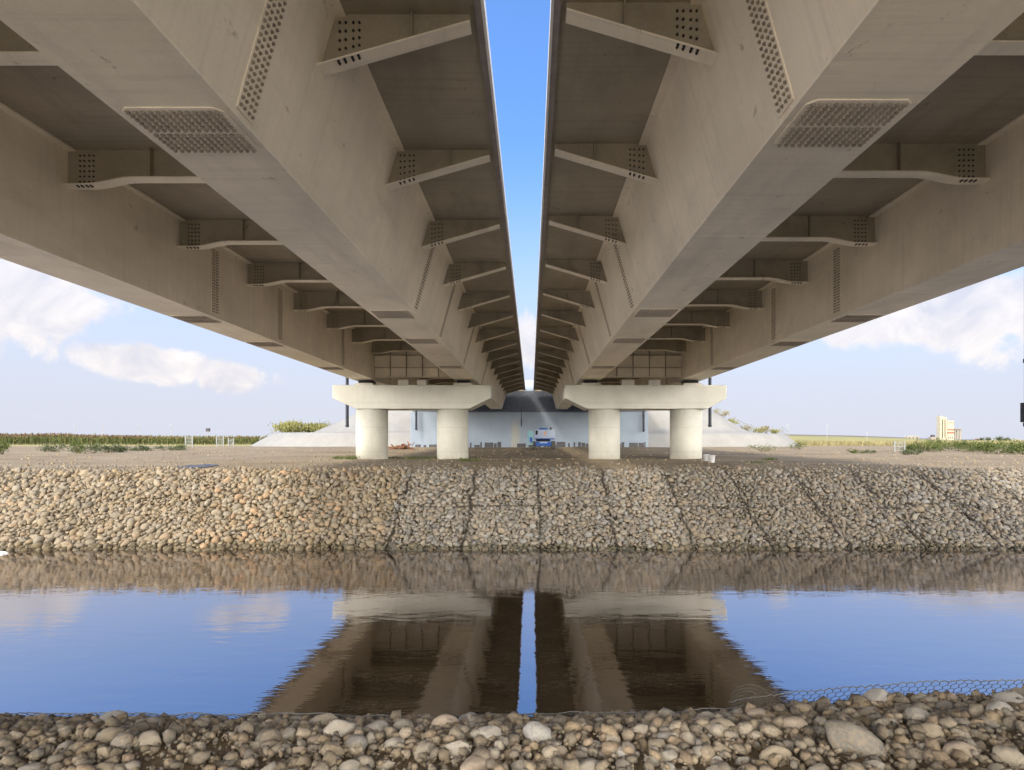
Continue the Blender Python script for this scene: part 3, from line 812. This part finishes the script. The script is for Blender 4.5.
# ------------------------------------------------------------------ boom lift
def lift():
    y, x = 47.0, .96; z = gz(x, y)
    L = thing('boom_lift', 'blue and white wheeled boom lift parked before the abutment wall', 'boom lift', None, (x, y, z))
    def part(name, mb, mat, par=None, **k): return mb.build(name, mat, par or L, **k)
    m = MB(); m.box(-.62, .62, -.8, 1.0, .28, .62); m.box(-.45, .45, -.95, -.8, .30, .55); m.box(-.3, .3, -.99, -.952, .50, .58, 1)
    part('chassis', m, [M['blue'], M['white_panel']], bevel=.03)
    for sx_ in (-.78, .78):
        for sy_ in (-.55, .75):
            m = MB(); m.cyl((sx_-.14, sy_, .32), (sx_+.14, sy_, .32), .33, n=24)
            wq = part('wheel', m, M['tyre'])
            m = MB(); sd = 1 if sx_ > 0 else -1; m.cyl((sx_+sd*.141, sy_, .32), (sx_+sd*.16, sy_, .32), .17, n=16); part('rim', m, M['white_metal'], wq)
    m = MB(); m.box(-.55, .55, -.35, .6, .64, .80); part('turntable', m, M['black'])
    m = MB(); m.box(-.66, .86, -.62, .7, .86, 1.55); bd = part('housing', m, M['white_panel'], bevel=.04)
    m = MB(); m.box(-.68, .88, -.64, .72, .80, .855); part('skirt', m, M['blue'], bd)
    m = MB(); m.box(.06, .2, -.624, -.621, 1.1, 1.4); part('decal', m, M['orange'], bd)
    m = MB(); m.box(-.62, -.44, -.63, -.621, 1.14, 1.48); part('vent', m, M['black'], bd)
    m = MB(); m.box(-.3, .32, -.5, .4, 1.555, 1.68); part('boom_cover', m, M['blue'], bd, bevel=.03)
    m = MB(); m.cyl((.58, -.3, 1.555), (.58, -.3, 1.72), .06); part('beacon', m, M['black'], bd)
    m = MB(); m.box(-1.05, -.84, -1.1, .3, .60, 1.15, 1)
    m.obox((-1.25, -1.0, .75), (.19, 0, 0), (0, 1.9, .2), (0, 0, .22)); part('boom', m, [M['teal'], M['blue']])
    bk = MB(); 
    for zz in (.45, .95, 1.42):
        for (a_, b_) in (((-1.5, -1.5), (-.75, -1.5)), ((-1.5, -.85), (-.75, -.85)), ((-1.5, -1.5), (-1.5, -.85)), ((-.75, -1.5), (-.75, -.85))):
            bk.cyl((a_[0]*.5-.45, a_[1], zz), (b_[0]*.5-.45, b_[1], zz), .022, n=6)
    for a_ in ((-1.5, -1.5), (-.75, -1.5), (-1.5, -.85), (-.75, -.85)): bk.cyl((a_[0]*.5-.45, a_[1], .4), (a_[0]*.5-.45, a_[1], 1.44), .022, n=6)
    bk.box(-1.2, -.825, -1.5, -.85, .38, .42)
    bk.box(-1.15, -.85, -1.5, -1.46, .95, 1.42)
    part('basket', bk, M['teal'])
lift()

# ------------------------------------------------------------------ plants
def leaf_mesh(name, quads, shades, mat, parent=None):
    V = np.array(quads).reshape(-1, 3); n = len(quads)
    me = bpy.data.meshes.new(name)
    me.vertices.add(len(V)); me.vertices.foreach_set('co', V.astype(np.float32).ravel())
    me.loops.add(4*n); me.loops.foreach_set('vertex_index', np.arange(4*n, dtype=np.int32))
    me.polygons.add(n); me.polygons.foreach_set('loop_start', np.arange(0, 4*n, 4, dtype=np.int32))
    a = me.attributes.new('leaf_shade', 'FLOAT', 'POINT'); a.data.foreach_set('value', np.repeat(np.array(shades, dtype=np.float32), 4))
    me.materials.append(mat); me.update(calc_edges=True)
    o = bpy.data.objects.new(name, me); COL.objects.link(o)
    if parent: o.parent = parent
    return o
def leafq(p, d, w, ln):
    d = d/np.linalg.norm(d); s = np.cross(d, rng.normal(size=3)); s /= np.linalg.norm(s)+1e-9
    return [p, p+d*ln*.5+s*w*.5, p+d*ln, p+d*ln*.5-s*w*.5]
def bush(label, x, y, w, h, mat, n=500, ls=.09, upright=.5, group='shrubs on the far bank', name='shrub', cat='shrub'):
    z = gz(x, y) if not isinstance(y, tuple) else y[1]
    if isinstance(y, tuple): y = y[0]
    T = thing(name, label, cat, group, (x, y, z))
    q, sh = [], []
    clumps = [(rng.normal(size=3)*np.array([w*.26, w*.2, 0])+np.array([0, 0, h*rng.uniform(.12, .66)]), rng.uniform(.6, 1.0), rng.random()) for _ in range(9)]
    for _ in range(n):
        c, s, cs = clumps[rng.integers(9)]
        p = c + rng.normal(size=3)*np.array([w*.13, w*.12, h*.17])*s
        if p[2] < .02: p[2] = rng.uniform(.02, h*.3)
        d = rng.normal(size=3)+np.array([0, 0, upright*2])
        q.append(leafq(p, d, ls*rng.uniform(.3, .5), ls*rng.uniform(.8, 1.5))); sh.append(np.clip(cs*.6+rng.random()*.4, 0, 1))
    leaf_mesh('foliage', q, sh, mat, T)
    m = MB()
    for c, s, cs in clumps: m.cyl((0, 0, -.05), tuple(c), .012+.004*h, .004, n=5, caps=False)
    m.build('stem', M['stem'], T)
def tuft(label, x, y, z, w, h, mat, n=120, group='grass tufts on the far bank'):
    q, sh = [], []
    for _ in range(n):
        p = np.array([x, y, z]) + np.array([rng.normal()*w*.3, rng.normal()*w*.25, 0])
        d = np.array([rng.normal()*.35, rng.normal()*.35, 1.0]); q.append(leafq(p, d, .02+.012*h, h*rng.uniform(.4, 1.0))); sh.append(rng.random())
    return tag(leaf_mesh('grass_tuft', q, sh, mat), label, 'grass', group)

# left bank shrubs
for (px, py, wpx, hpx, mk, lab) in [
        (2, 453.5, 10, 12, 'leaf_green', 'bright green shrub cut by the left edge of the photograph'),
        (57, 451, 18, 10, 'leaf_dark', 'grey green low shrub, leftmost before the crop field'),
        (78, 452, 14, 13, 'leaf_green', 'bright green bush before the crop field, the tallest there'),
        (93, 452.5, 16, 9, 'leaf_dark', 'dark low shrub touching the bright green bush'),
        (108, 452.5, 14, 7, 'leaf_dark', 'dark straggly shrub in the middle of the low row'),
        (123, 452, 14, 6, 'leaf_dark', 'grey green shrub at right end of the low row'),
        (142, 451, 13, 6, 'leaf_dark', 'dark scrubby weed on the dirt mound, left one'),
        (166, 450.5, 16, 5, 'leaf_dark', 'dark scrubby weed on the dirt mound, right one'),
        (182, 449.5, 10, 4, 'leaf_green', 'small green weed beside the left gate frame')]:
    x, y, z = at(px, py); k = y/F
    bush(lab, x, y, wpx*k*1.35, hpx*k*1.15, M[mk], 420, .13)
# right bank shrubs
RB = [(912, 451, 13, 7, 'leaf_green'), (930, 451.5, 16, 10, 'leaf_green'), (945, 450.5, 16, 11, 'leaf_green'), (958, 451, 15, 10, 'leaf_green'), (972, 451.5, 16, 11, 'leaf_green'), (985, 452, 16, 11, 'leaf_green'),
      (997, 453, 16, 12, 'leaf_green'), (1010, 454, 18, 13, 'leaf_green'), (1023, 453.5, 18, 13, 'leaf_green')]
for i, (px, py, wpx, hpx, mk) in enumerate(RB):
    x, y, z = at(px, py); k = y/F
    bush(f'leafy green bush on the right bank, {ORD[i]} from left in the hedge below the silo', x, y, wpx*k*1.45, hpx*k*1.2, M[mk], 520, .14)
for i, (px, py, wpx, hpx, mk, lab) in enumerate([
        (916, 455, 10, 6, 'leaf_dark', 'thin grey weed standing before the right hedge'),
        (868, 453.5, 9, 3.5, 'leaf_dark', 'dark flat weed on the bare earth right of the paved slope'),
        (854, 452, 8, 4, 'leaf_green', 'pale green weed on the bare earth right of the paved slope'),
        (906, 455, 8, 5, 'leaf_dark', 'grey weed below the white gate frame')]):
    x, y, z = at(px, py); k = y/F
    bush(lab, x, y, wpx*k*1.3, hpx*k*1.1, M[mk], 260, .10)
# bushes on the paved slopes' berms
def berm(px, zz, d): return (px-PX)*d/F, (d, zz)
x, yz = berm(302, 3.72, 67); bush('olive bush on the berm of the left paved slope', x, yz, 5.0, 1.25, M['leaf_olive'], 4200, .26, 1.8, 'bushes on the paved slopes')
x, yz = berm(329, 3.75, 68); bush('small sparse bush right of the olive bush on the left berm', x, yz, 1.6, 1.1, M['leaf_olive'], 260, .18, 1.2, 'bushes on the paved slopes')
for i, (px, zz, d, w_, h_) in enumerate([(722, 5.4, 68, 2.2, 1.2), (733, 4.7, 68, 1.4, .8), (747, 3.75, 68.5, 1.8, .9), (757, 3.7, 69, 1.6, .8), (767, 3.7, 69, 1.5, 1.0), (776, 3.65, 69, 1.4, .5)]):
    x, yz = berm(px, zz, d)
    bush(f'dry olive weeds on the right paved slope, {ORD[i]} from left along its edge', x, yz, w_, h_, M['leaf_olive' if i % 2 else 'leaf_dry'], 260, .18, 1.4, 'bushes on the paved slopes', 'weed_clump', 'weeds')
x, y, z = at(761, 450); bush('small green weed at the foot of the right paved slope', x, y-.5, 1.6, .5, M['leaf_green'], 260, .1, .6)
x, y, z = at(797, 449); bush('green weeds at the right toe of the right paved slope', x, y-.3, 1.6, .7, M['leaf_green'], 260, .12, .6)
# grass at the columns' feet
for (px, py, w_, h_, lab) in [(338, 459, .55, .22, 'short green grass tuft left of the outer column of the left pier'), (350, 459.5, .75, .28, 'bright green grass tuft touching the outer left column'),
                              (395, 458, .6, .12, 'flat dull grass between the left columns, nearest the outer one'), (415, 459, 1.2, .18, 'low green grass patch midway between the left columns'), (430, 459, .9, .16, 'low grass patch left of the inner column of the left pier'),
                              (470, 461, .95, .2, 'green grass tuft right of the inner left column'), (770, 460, .5, .15, 'small dark grass tuft right of the right pier'), (757, 463, .7, .1, 'flat weed on the ground far right of the right pier')]:
    x, y, z = at(px, py); tuft(lab, x, y, z-.01, w_, h_, M['leaf_green'], 150)
# crop field : nobody could count the stalks
q1, s1, q2, s2 = [], [], [], []
for row in range(30):
    y = 88 + row*(.8 + row*.05)
    for x in np.arange(-150, -30, .34 if row < 10 else .6):
        xx = x+rng.normal()*.12; z = 2.22; px = PX+xx*F/y
        hh = (1.38 + .33*np.clip((150-px)/150, 0, 1.2) + .28*hn(xx, y, .13))*rng.uniform(.88, 1.1)
        base = np.array([xx, y+rng.normal()*.15, z])
        q1.append(leafq(base, np.array([rng.normal()*.06, rng.normal()*.06, 1]), .16, hh)); s1.append(rng.random()*.5)
        for _ in range(3):
            zz = rng.uniform(.25, .85)*hh
            q1.append(leafq(base+np.array([0, 0, zz]), np.array([rng.normal(), rng.normal()*.5, .7]), .11, rng.uniform(.4, .75))); s1.append(np.clip(zz/hh+rng.normal()*.2, 0, 1))
        if px < 150 or rng.random() < .25:
            for _ in range(2): q2.append(leafq(base+np.array([rng.normal()*.08, 0, hh*.80]), np.array([rng.normal()*.22, 0, 1]), .18, hh*.26)); s2.append(rng.random())
field = thing('crop_field', None, None); field['kind'] = 'stuff'; field['label'] = 'tall green crop with brown tassels along the left horizon'
o = leaf_mesh('stalks', q1, s1, M['crop'], field); o['kind'] = 'stuff'
o = leaf_mesh('tassels', q2, s2, M['tassel'], field); o['kind'] = 'stuff'
# straw grass on the right fields' near edge
q1, s1 = [], []
for _ in range(9000):
    y = rng.uniform(70, 100); u = rng.uniform(.44, .98); x = u*y
    q1.append(leafq(np.array([x, y, 2.2]), np.array([rng.normal()*.3, rng.normal()*.3, 1]), .10, rng.uniform(.3, .85))); s1.append(rng.random())
tag(leaf_mesh('dry_grass', q1, s1, M['leaf_dry']), 'pale dry grass before the straw field on the right', kind='stuff')

# ------------------------------------------------------------------ small things
m = MB()
cx, cy = -13.55, 15.25
ring = []
for k in range(22):
    a = 2*math.pi*k/22; r = 1+.3*hn(math.cos(a)*3, math.sin(a)*3, 1); ring.append((cx+.30*r*math.cos(a), cy+.11*r*math.sin(a)))
n = len(ring); m.add([(x, y, -.01) for x, y in ring]+[(cx+(x-cx)*.7, cy+(y-cy)*.7, .045) for x, y in ring], [tuple(range(n, 2*n))]+[(i, (i+1) % n, (i+1) % n+n, i+n) for i in range(n)])
tag(m.build('foam_patch', M['foam'], smooth=False), 'white scum floating at the foot of the far bank, far left', 'foam')
for i, (px, py, r, h_, lab) in enumerate([(706.3, 461, .14, .30, 'white bucket with dark rim beside the outer right column'), (711.3, 462.5, .15, .27, 'squat white bucket right of the taller one beside the outer right column')]):
    x, y, z = at(px, py); b = thing('bucket', lab, 'bucket', 'white buckets by the right pier', (x, y, z))
    m = MB(); m.cyl((0, 0, -.01), (0, 0, h_), r*.85, r, n=20); bb = m.build('pail', M['bucket'], b)
    m = MB(); m.cyl((0, 0, h_), (0, 0, h_+.03), r*1.06, n=20); m.build('lid', M['dark_metal'] if i == 0 else M['bucket'], b)
x, y, z = at(403, 449)
sp = []
m = MB()
random.seed(5)
for k in range(46):
    a = Vector((random.gauss(0, .4), random.gauss(0, .3), abs(random.gauss(.1, .11)))); L_ = random.uniform(.15, .45)
    dr = Vector((random.gauss(0, 1), random.gauss(0, .5), random.gauss(.1, .35))).normalized()
    side = dr.orthogonal().normalized()
    m.obox(a, dr*L_, side*random.uniform(.06, .16), dr.cross(side)*random.uniform(.02, .06))
o = m.build('scrap_heap', M['rust']); o.location = (x, y-1.2, gz(x, y-1.2))
tag(o, 'rusty scrap heap at the foot of the left paved slope', 'scrap heap', None, 'stuff')

def gate(label, px, py, wpx, hpx, nb):
    x, y, z = at(px, py); k = y/F; W, H_ = wpx*k, hpx*k
    T = thing('gate_frame', label, 'fence panel', 'white metal frames on the far bank', (x, y, z))
    for sx_ in (-W/2, W/2):
        m = MB(); m.box(sx_-.04, sx_+.04, -.04, .04, -.1, H_); m.build('post', M['white_metal'], T)
    m = MB()
    for q in range(nb): m.box(-W/2+.062, W/2-.062, -.025, .025, H_*(q+.35)/nb, H_*(q+.35)/nb+.035)
    for q in range(1, 6): m.box(-W/2+W*q/6-.014, -W/2+W*q/6+.014, .03, .05, .1, H_*.95)
    m.build('panel', M['white_metal'], T)
gate('narrow pale metal frame left of the others before the crop', 189, 447, 7, 11, 3)
gate('pale metal frame with two tall posts, between the narrow frame and the slope', 220, 447, 7, 11, 2)
gate('low pale metal frame nearest the left paved slope', 231, 447, 5, 9, 2)
gate('white metal gate frame on the right bank left of the hedge', 899.5, 452, 10, 11, 3)
def handrail(label, pts):
    T = thing('handrail', label, 'handrail', 'white handrails on the paved slopes')
    for p0 in pts:
        m = MB(); m.cyl(p0, (p0[0], p0[1], p0[2]+1.0), .045, n=8); m.build('post', M['white_metal'], T)
    m = MB()
    for a, b_ in zip(pts, pts[1:]):
        for q in (.55, 1.0): m.cyl((a[0], a[1], a[2]+q), (b_[0], b_[1], b_[2]+q), .035, n=6)
    m.build('rail', M['white_metal'], T)
handrail('white handrail climbing the outer edge of the left paved slope', [(-30.7, 68, 2.2), (-29.3, 68, 2.9), (-28.0, 68, 3.55)])
handrail('white handrail climbing the upper left paved slope', [(-23.6, 67, 3.75), (-22.6, 67, 4.2)])
handrail('white handrail descending the upper right paved slope', [(23.0, 68, 4.6), (24.1, 68, 3.9), (25.1, 68, 3.65)])
handrail('white handrail descending the outer edge of the right paved slope', [(28.3, 68, 3.5), (29.2, 68, 2.9)])
def pole(label, px, top, d, r=.12, box=False):
    x = (px-PX)*d/F; zt = CAMZ+(PY-top)*d/F
    T = thing('utility_pole', label, 'pole', 'thin poles on the horizon', (x, d, 2.2))
    m = MB(); m.cyl((0, 0, -.2), (0, 0, zt-2.2), r, r*.6, n=8); m.build('shaft', M['pole'], T)
    m = MB(); m.box(-.7, .7, -.05, .05, zt-2.2-.5, zt-2.2-.38) if not box else m.box(-.35, .35, -.2, .2, zt-2.2-.1, zt-2.2+.55)
    m.build('cross_arm' if not box else 'signal_box', M['pole'] if not box else M['dark_metal'], T)
for px, top, lab in [(75, 424, 'thin grey pole, leftmost above the crop field'), (103, 424, 'thin grey pole, second from left above the crop field'), (139, 424, 'thin grey pole above the crop, third from left'),
                     (171, 424, 'thin grey pole above the crop left of the frames'), (788, 424, 'thin grey pole just right of the right paved slope'), (827, 424, 'thin grey pole above the straw field, the middle one'), (867, 432, 'short thin pole above the straw field, the rightmost one')]:
    pole(lab, px, top, 230, .09)
pole('thin post with a dark box on top behind the metal frames', 208, 431, 120, .06, True)

# ------------------------------------------------------------------ far buildings
D = 500.0; k = D/F
def X(px): return (px-PX+3.4)*k
def Z(py): return CAMZ+(PY-py)*k
S = thing('grain_silo', 'tall cream and tan grain silo plant on the right horizon', 'silo')
def sp(name, mat, x0, x1, zt, y0=0, y1=9, zb=1.5, par=None):
    m = MB(); m.box(X(x0), X(x1), D+y0, D+min(y1, y0+4.2), zb, Z(zt)); return m.build(name, mat, par or S)
tw = sp('tower', M['silo_cream'], 936.6, 943.6, 417.0, 0, 7)
for a, b_ in ((938.6, 939.4), (941.2, 941.9)):
    m = MB(); m.box(X(a), X(b_), D-.25, D-.02, Z(438), Z(419.5)); m.build('window_strip', M['silo_dark'], tw)
m = MB(); m.box(X(937.2), X(940.2), D+1, D+5, Z(416.97), Z(415.8)); m.build('lift_head', M['silo_cream'], tw)
sp('recess', M['silo_dark'], 943.62, 944.3, 421.5, 1, 6)
bl = sp('block', M['silo_cream'], 944.3, 951.2, 420.6, .5, 9)
for z0, z1 in ((430.3, 429.0), (433.4, 431.9)):
    m = MB(); m.box(X(944.4), X(951), D+.25, D+.48, Z(z0), Z(z1)); m.build('red_band', M['silo_red'], bl)
m = MB(); m.box(X(944.35), X(951.1), D+.2, D+.48, Z(422.8), Z(422.1)); m.build('ledge', M['silo_tan'], bl)
for px in (945, 947, 949):
    m = MB(); m.box(X(px), X(px+.7), D+.3, D+.48, Z(438.5), Z(437.2)); m.build('window', M['dark_metal'], bl)
m = MB(); m.box(X(951.2)+.02, X(952.6), D+2, D+2.3, Z(424.0), Z(422.6)); m.cyl((X(952.4), D+2.2, Z(424)), (X(952.4), D+2.2, 1.5), .25, n=8); m.build('conveyor', M['dark_metal'], S)
for px in (953.8, 956.5, 959.2):
    m = MB(); m.cyl((X(px), D+3, 1.5), (X(px), D+3, Z(429.4)), 1.3*k*.98, n=24); o = m.build('silo_bin', M['silo_grey'], S, smooth=False)
m = MB(); m.box(X(952.6), X(960.4), D+1.2, D+4.8, Z(429.38), Z(428.7)); m.build('gallery', M['silo_tan'], S)
sp('annex', M['silo_tan'], 928.4, 936.4, 437.0, 1, 6)
m = MB(); m.box(X(930.2), X(933.2), D+2, D+4, Z(436.98), Z(434.8)); m.build('roof_tank', M['dark_metal'], S)
def house(label, px0, px1, top, mat, roofmat, d=520):
    kk = d/F; x0, x1 = (px0-PX+2.5)*kk, (px1-PX)*kk; zt = CAMZ+(PY-top)*kk
    T = thing('house', label, 'building', 'far low buildings on the right horizon')
    m = MB(); m.box(x0, x1, d, d+4, 1.5, zt); m.build('wall', mat, T)
    m = MB(); m.prism_y([(x0-.4, zt+.01), (x1+.4, zt+.01), (x1-.5, zt+.9), (x0+.5, zt+.9)], d-.4, d+4.4); m.build('roof', roofmat, T)
    n_ = max(2, int((x1-x0)/3))
    for q in range(n_):
        xx = x0+(x1-x0)*(q+.5)/n_; m = MB(); m.box(xx-.5, xx+.5, d-.06, d-.01, max(zt-1.8, 2.9), zt-.6); m.build('window', M['dark_metal'], T)
house('cream flat roofed building left of the silo', 905, 919, 436.6, M['silo_cream'], M['house'])
house('small reddish house just right of the silo bins', 976, 982, 439.6, M['silo_tan'], M['silo_red'])
house('long white shed in the middle of the right horizon', 984, 997, 440.2, M['house'], M['house'])
house('white shed with a dark roof right of the long shed', 999, 1006, 440.0, M['house'], M['dark_metal'])
house('pale low house nearest the right edge', 1009, 1021, 440.2, M['silo_cream'], M['silo_tan'])
for i, (px, h_) in enumerate([(981.5, 4.2), (988, 4.5), (998, 4.8), (1000.5, 5.4), (1007, 4.5)]):
    x = (px-PX)*505/F
    T = thing('tree', f'small dark far tree, {ORD[i]} from left among the low buildings', 'tree', 'far trees among the buildings', (x, 505, 1.8))
    q, sh = [], []
    for _ in range(220):
        p_ = rng.normal(size=3)*np.array([1.1, 1.0, .8])+np.array([0, 0, h_*.55]); q.append(leafq(p_, rng.normal(size=3), .5, .8)); sh.append(rng.random()*.6)
    leaf_mesh('crown', q, sh, M['leaf_dark'], T)
    m = MB(); m.cyl((0, 0, -.2), (0, 0, h_*.5), .18, .1, n=6); m.build('trunk', M['stem'], T)

# ------------------------------------------------------------------ sky, sun, camera
WSTR, REAR, SUNE, EXPO = .05, 9.5, 1.15, 1.62
SUNV = Vector((-.58, -.50, 1.0)).normalized()
el = math.asin(SUNV.z); az = math.atan2(SUNV.x, SUNV.y)
world = bpy.data.worlds.new('World'); scene.world = world; world.use_nodes = True
nt = world.node_tree; nt.nodes.clear()
N = nt.nodes.new; L = nt.links.new
def wm(op, a, b=0.0, c=0.0):
    nd = N('ShaderNodeMath'); nd.operation = op
    for i, v in enumerate((a, b, c)):
        if isinstance(v, (int, float)): nd.inputs[i].default_value = v
        else: L(v, nd.inputs[i])
    return nd.outputs[0]
sky = N('ShaderNodeTexSky'); sky.sky_type = 'NISHITA'; sky.sun_disc = False
sky.sun_elevation = el; sky.sun_rotation = az; sky.altitude = 50; sky.air_density = 1.0; sky.dust_density = 1.2; sky.ozone_density = 1.6
tc = N('ShaderNodeTexCoord'); sp_ = N('ShaderNodeSeparateXYZ'); L(tc.outputs['Generated'], sp_.inputs[0])
zc = wm('ADD', wm('MAXIMUM', sp_.outputs['Z'], 0.0), .10)
cb = N('ShaderNodeCombineXYZ'); L(wm('DIVIDE', sp_.outputs['X'], zc), cb.inputs[0]); L(wm('DIVIDE', sp_.outputs['Y'], zc), cb.inputs[1])
def wnoise(scale, detail, rough, vec, dist=0):
    nd = N('ShaderNodeTexNoise'); nd.inputs['Scale'].default_value = scale; nd.inputs['Detail'].default_value = detail
    nd.inputs['Roughness'].default_value = rough; nd.inputs['Distortion'].default_value = dist; L(vec, nd.inputs['Vector']); return nd.outputs['Fac']
n1 = wnoise(7.0, 9, .62, tc.outputs['Generated'], .35)
n2 = wnoise(1.1, 8, .6, cb.outputs[0], .3)
# cumulus banks around the horizon, each a soft region of the sky broken up by noise
banks = [((40, 298), .20, .085, .85), ((-60, 300), .25, .10, .85), ((140, 362), .16, .055, .9), ((230, 375), .14, .05, .65), ((960, 312), .26, .075, 1.2), ((1080, 300), .30, .10, 1.0), ((533, 345), .10, .10, .7),
         ((250, 270), .12, .05, .7), ((780, 285), .10, .04, .5)]
tot = None
for (u, v), ra, rb, amp in banks:
    c = Vector((u-PX, F, PY-v)).normalized()
    sub = N('ShaderNodeVectorMath'); sub.operation = 'SUBTRACT'; L(tc.outputs['Generated'], sub.inputs[0]); sub.inputs[1].default_value = c
    mul = N('ShaderNodeVectorMath'); mul.operation = 'MULTIPLY'; L(sub.outputs[0], mul.inputs[0]); mul.inputs[1].default_value = (1/ra, 1/ra, 1/rb)
    ln = N('ShaderNodeVectorMath'); ln.operation = 'LENGTH'; L(mul.outputs[0], ln.inputs[0])
    k_ = wm('MULTIPLY', wm('MAXIMUM', wm('SUBTRACT', 1.0, ln.outputs['Value']), 0.0), amp)
    tot = k_ if tot is None else wm('MAXIMUM', tot, k_)
dens = wm('ADD', wm('MULTIPLY', tot, 1.15), wm('MULTIPLY', wm('SUBTRACT', n1, .73), 1.7))
dens = wm('MAXIMUM', dens, wm('MULTIPLY', wm('SUBTRACT', n2, .60), .55))
fac = N('ShaderNodeMapRange'); fac.interpolation_type = 'SMOOTHSTEP'; fac.inputs[1].default_value = .0; fac.inputs[2].default_value = .20; L(dens, fac.inputs[0])
shade = N('ShaderNodeValToRGB'); L(wnoise(11, 7, .6, tc.outputs['Generated'], .5), shade.inputs[0])
shade.color_ramp.elements[0].position = .35; shade.color_ramp.elements[0].color = (5.1, 5.0, 5.4, 1)
shade.color_ramp.elements[1].position = .62; shade.color_ramp.elements[1].color = (7.9, 7.2, 6.6, 1)
# pale lavender veil low down
hz = N('ShaderNodeMapRange'); hz.interpolation_type = 'SMOOTHSTEP'; hz.inputs[1].default_value = .04; hz.inputs[2].default_value = .46; hz.inputs[3].default_value = .97; hz.inputs[4].default_value = 0; L(sp_.outputs['Z'], hz.inputs[0])
tint = N('ShaderNodeMix'); tint.data_type = 'RGBA'; tint.blend_type = 'MULTIPLY'; tint.inputs[0].default_value = 1; L(sky.outputs[0], tint.inputs[6]); tint.inputs[7].default_value = (1.18, 1.66, 2.25, 1)
veil = N('ShaderNodeMix'); veil.data_type = 'RGBA'; L(hz.outputs[0], veil.inputs[0]); L(tint.outputs[2], veil.inputs[6]); veil.inputs[7].default_value = (4.75, 4.9, 5.65, 1)
mixc = N('ShaderNodeMix'); mixc.data_type = 'RGBA'; L(wm('MULTIPLY', fac.outputs[0], .78), mixc.inputs[0]); L(veil.outputs[2], mixc.inputs[6]); L(shade.outputs[0], mixc.inputs[7])
bg = N('ShaderNodeBackground'); bg.inputs['Strength'].default_value = WSTR
# unseen low sky glow added behind the viewer to light the bridge undersides
rr_ = N('ShaderNodeMapRange'); rr_.interpolation_type = 'SMOOTHSTEP'; rr_.inputs[1].default_value = .15; rr_.inputs[2].default_value = -.55; rr_.inputs[3].default_value = 0.0; rr_.inputs[4].default_value = 1.0; L(sp_.outputs['Y'], rr_.inputs[0])
vs_ = N('ShaderNodeMix'); vs_.data_type = 'RGBA'; L(rr_.outputs[0], vs_.inputs[0]); L(mixc.outputs[2], vs_.inputs[6]); vs_.inputs[7].default_value = (6.6*REAR, 5.9*REAR, 5.0*REAR, 1)
lowb = N('ShaderNodeMapRange'); lowb.interpolation_type = 'SMOOTHSTEP'; lowb.inputs[1].default_value = .28; lowb.inputs[2].default_value = .62; lowb.inputs[3].default_value = REAR; lowb.inputs[4].default_value = .6; L(sp_.outputs['Z'], lowb.inputs[0])
rc_ = N('ShaderNodeVectorMath'); rc_.operation = 'SCALE'; rc_.inputs[0].default_value = (6.25, 5.93, 5.3); L(lowb.outputs[0], rc_.inputs['Scale']); L(rc_.outputs[0], vs_.inputs[7])
L(vs_.outputs[2], bg.inputs['Color'])
wo = N('ShaderNodeOutputWorld'); L(bg.outputs[0], wo.inputs['Surface'])

sun = bpy.data.lights.new('Sun', 'SUN'); sun.energy = SUNE; sun.angle = R(11); sun.color = (1.0, .90, .76)
so = bpy.data.objects.new('Sun', sun); COL.objects.link(so); so.rotation_euler = (-SUNV).to_track_quat('-Z', 'Y').to_euler(); so.location = (-20, -20, 40)

cam = bpy.data.cameras.new('Camera'); co = bpy.data.objects.new('Camera', cam); COL.objects.link(co)
co.location = (0, 0, CAMZ); co.rotation_euler = (R(90), 0, 0)
cam.sensor_width = 36; cam.lens = 36*F/1024; cam.shift_x = -(PX-512)/1024; cam.shift_y = (PY-385)/1024
cam.clip_end = 8000; cam.clip_start = .05
scene.camera = co
scene.render.resolution_x, scene.render.resolution_y = 1024, 770
scene.view_settings.view_transform = 'Standard'; scene.view_settings.look = 'None'
scene.view_settings.exposure = EXPO; scene.view_settings.gamma = 1
scene.render.engine = 'CYCLES'
scene.cycles.max_bounces = 10; scene.cycles.diffuse_bounces = 6
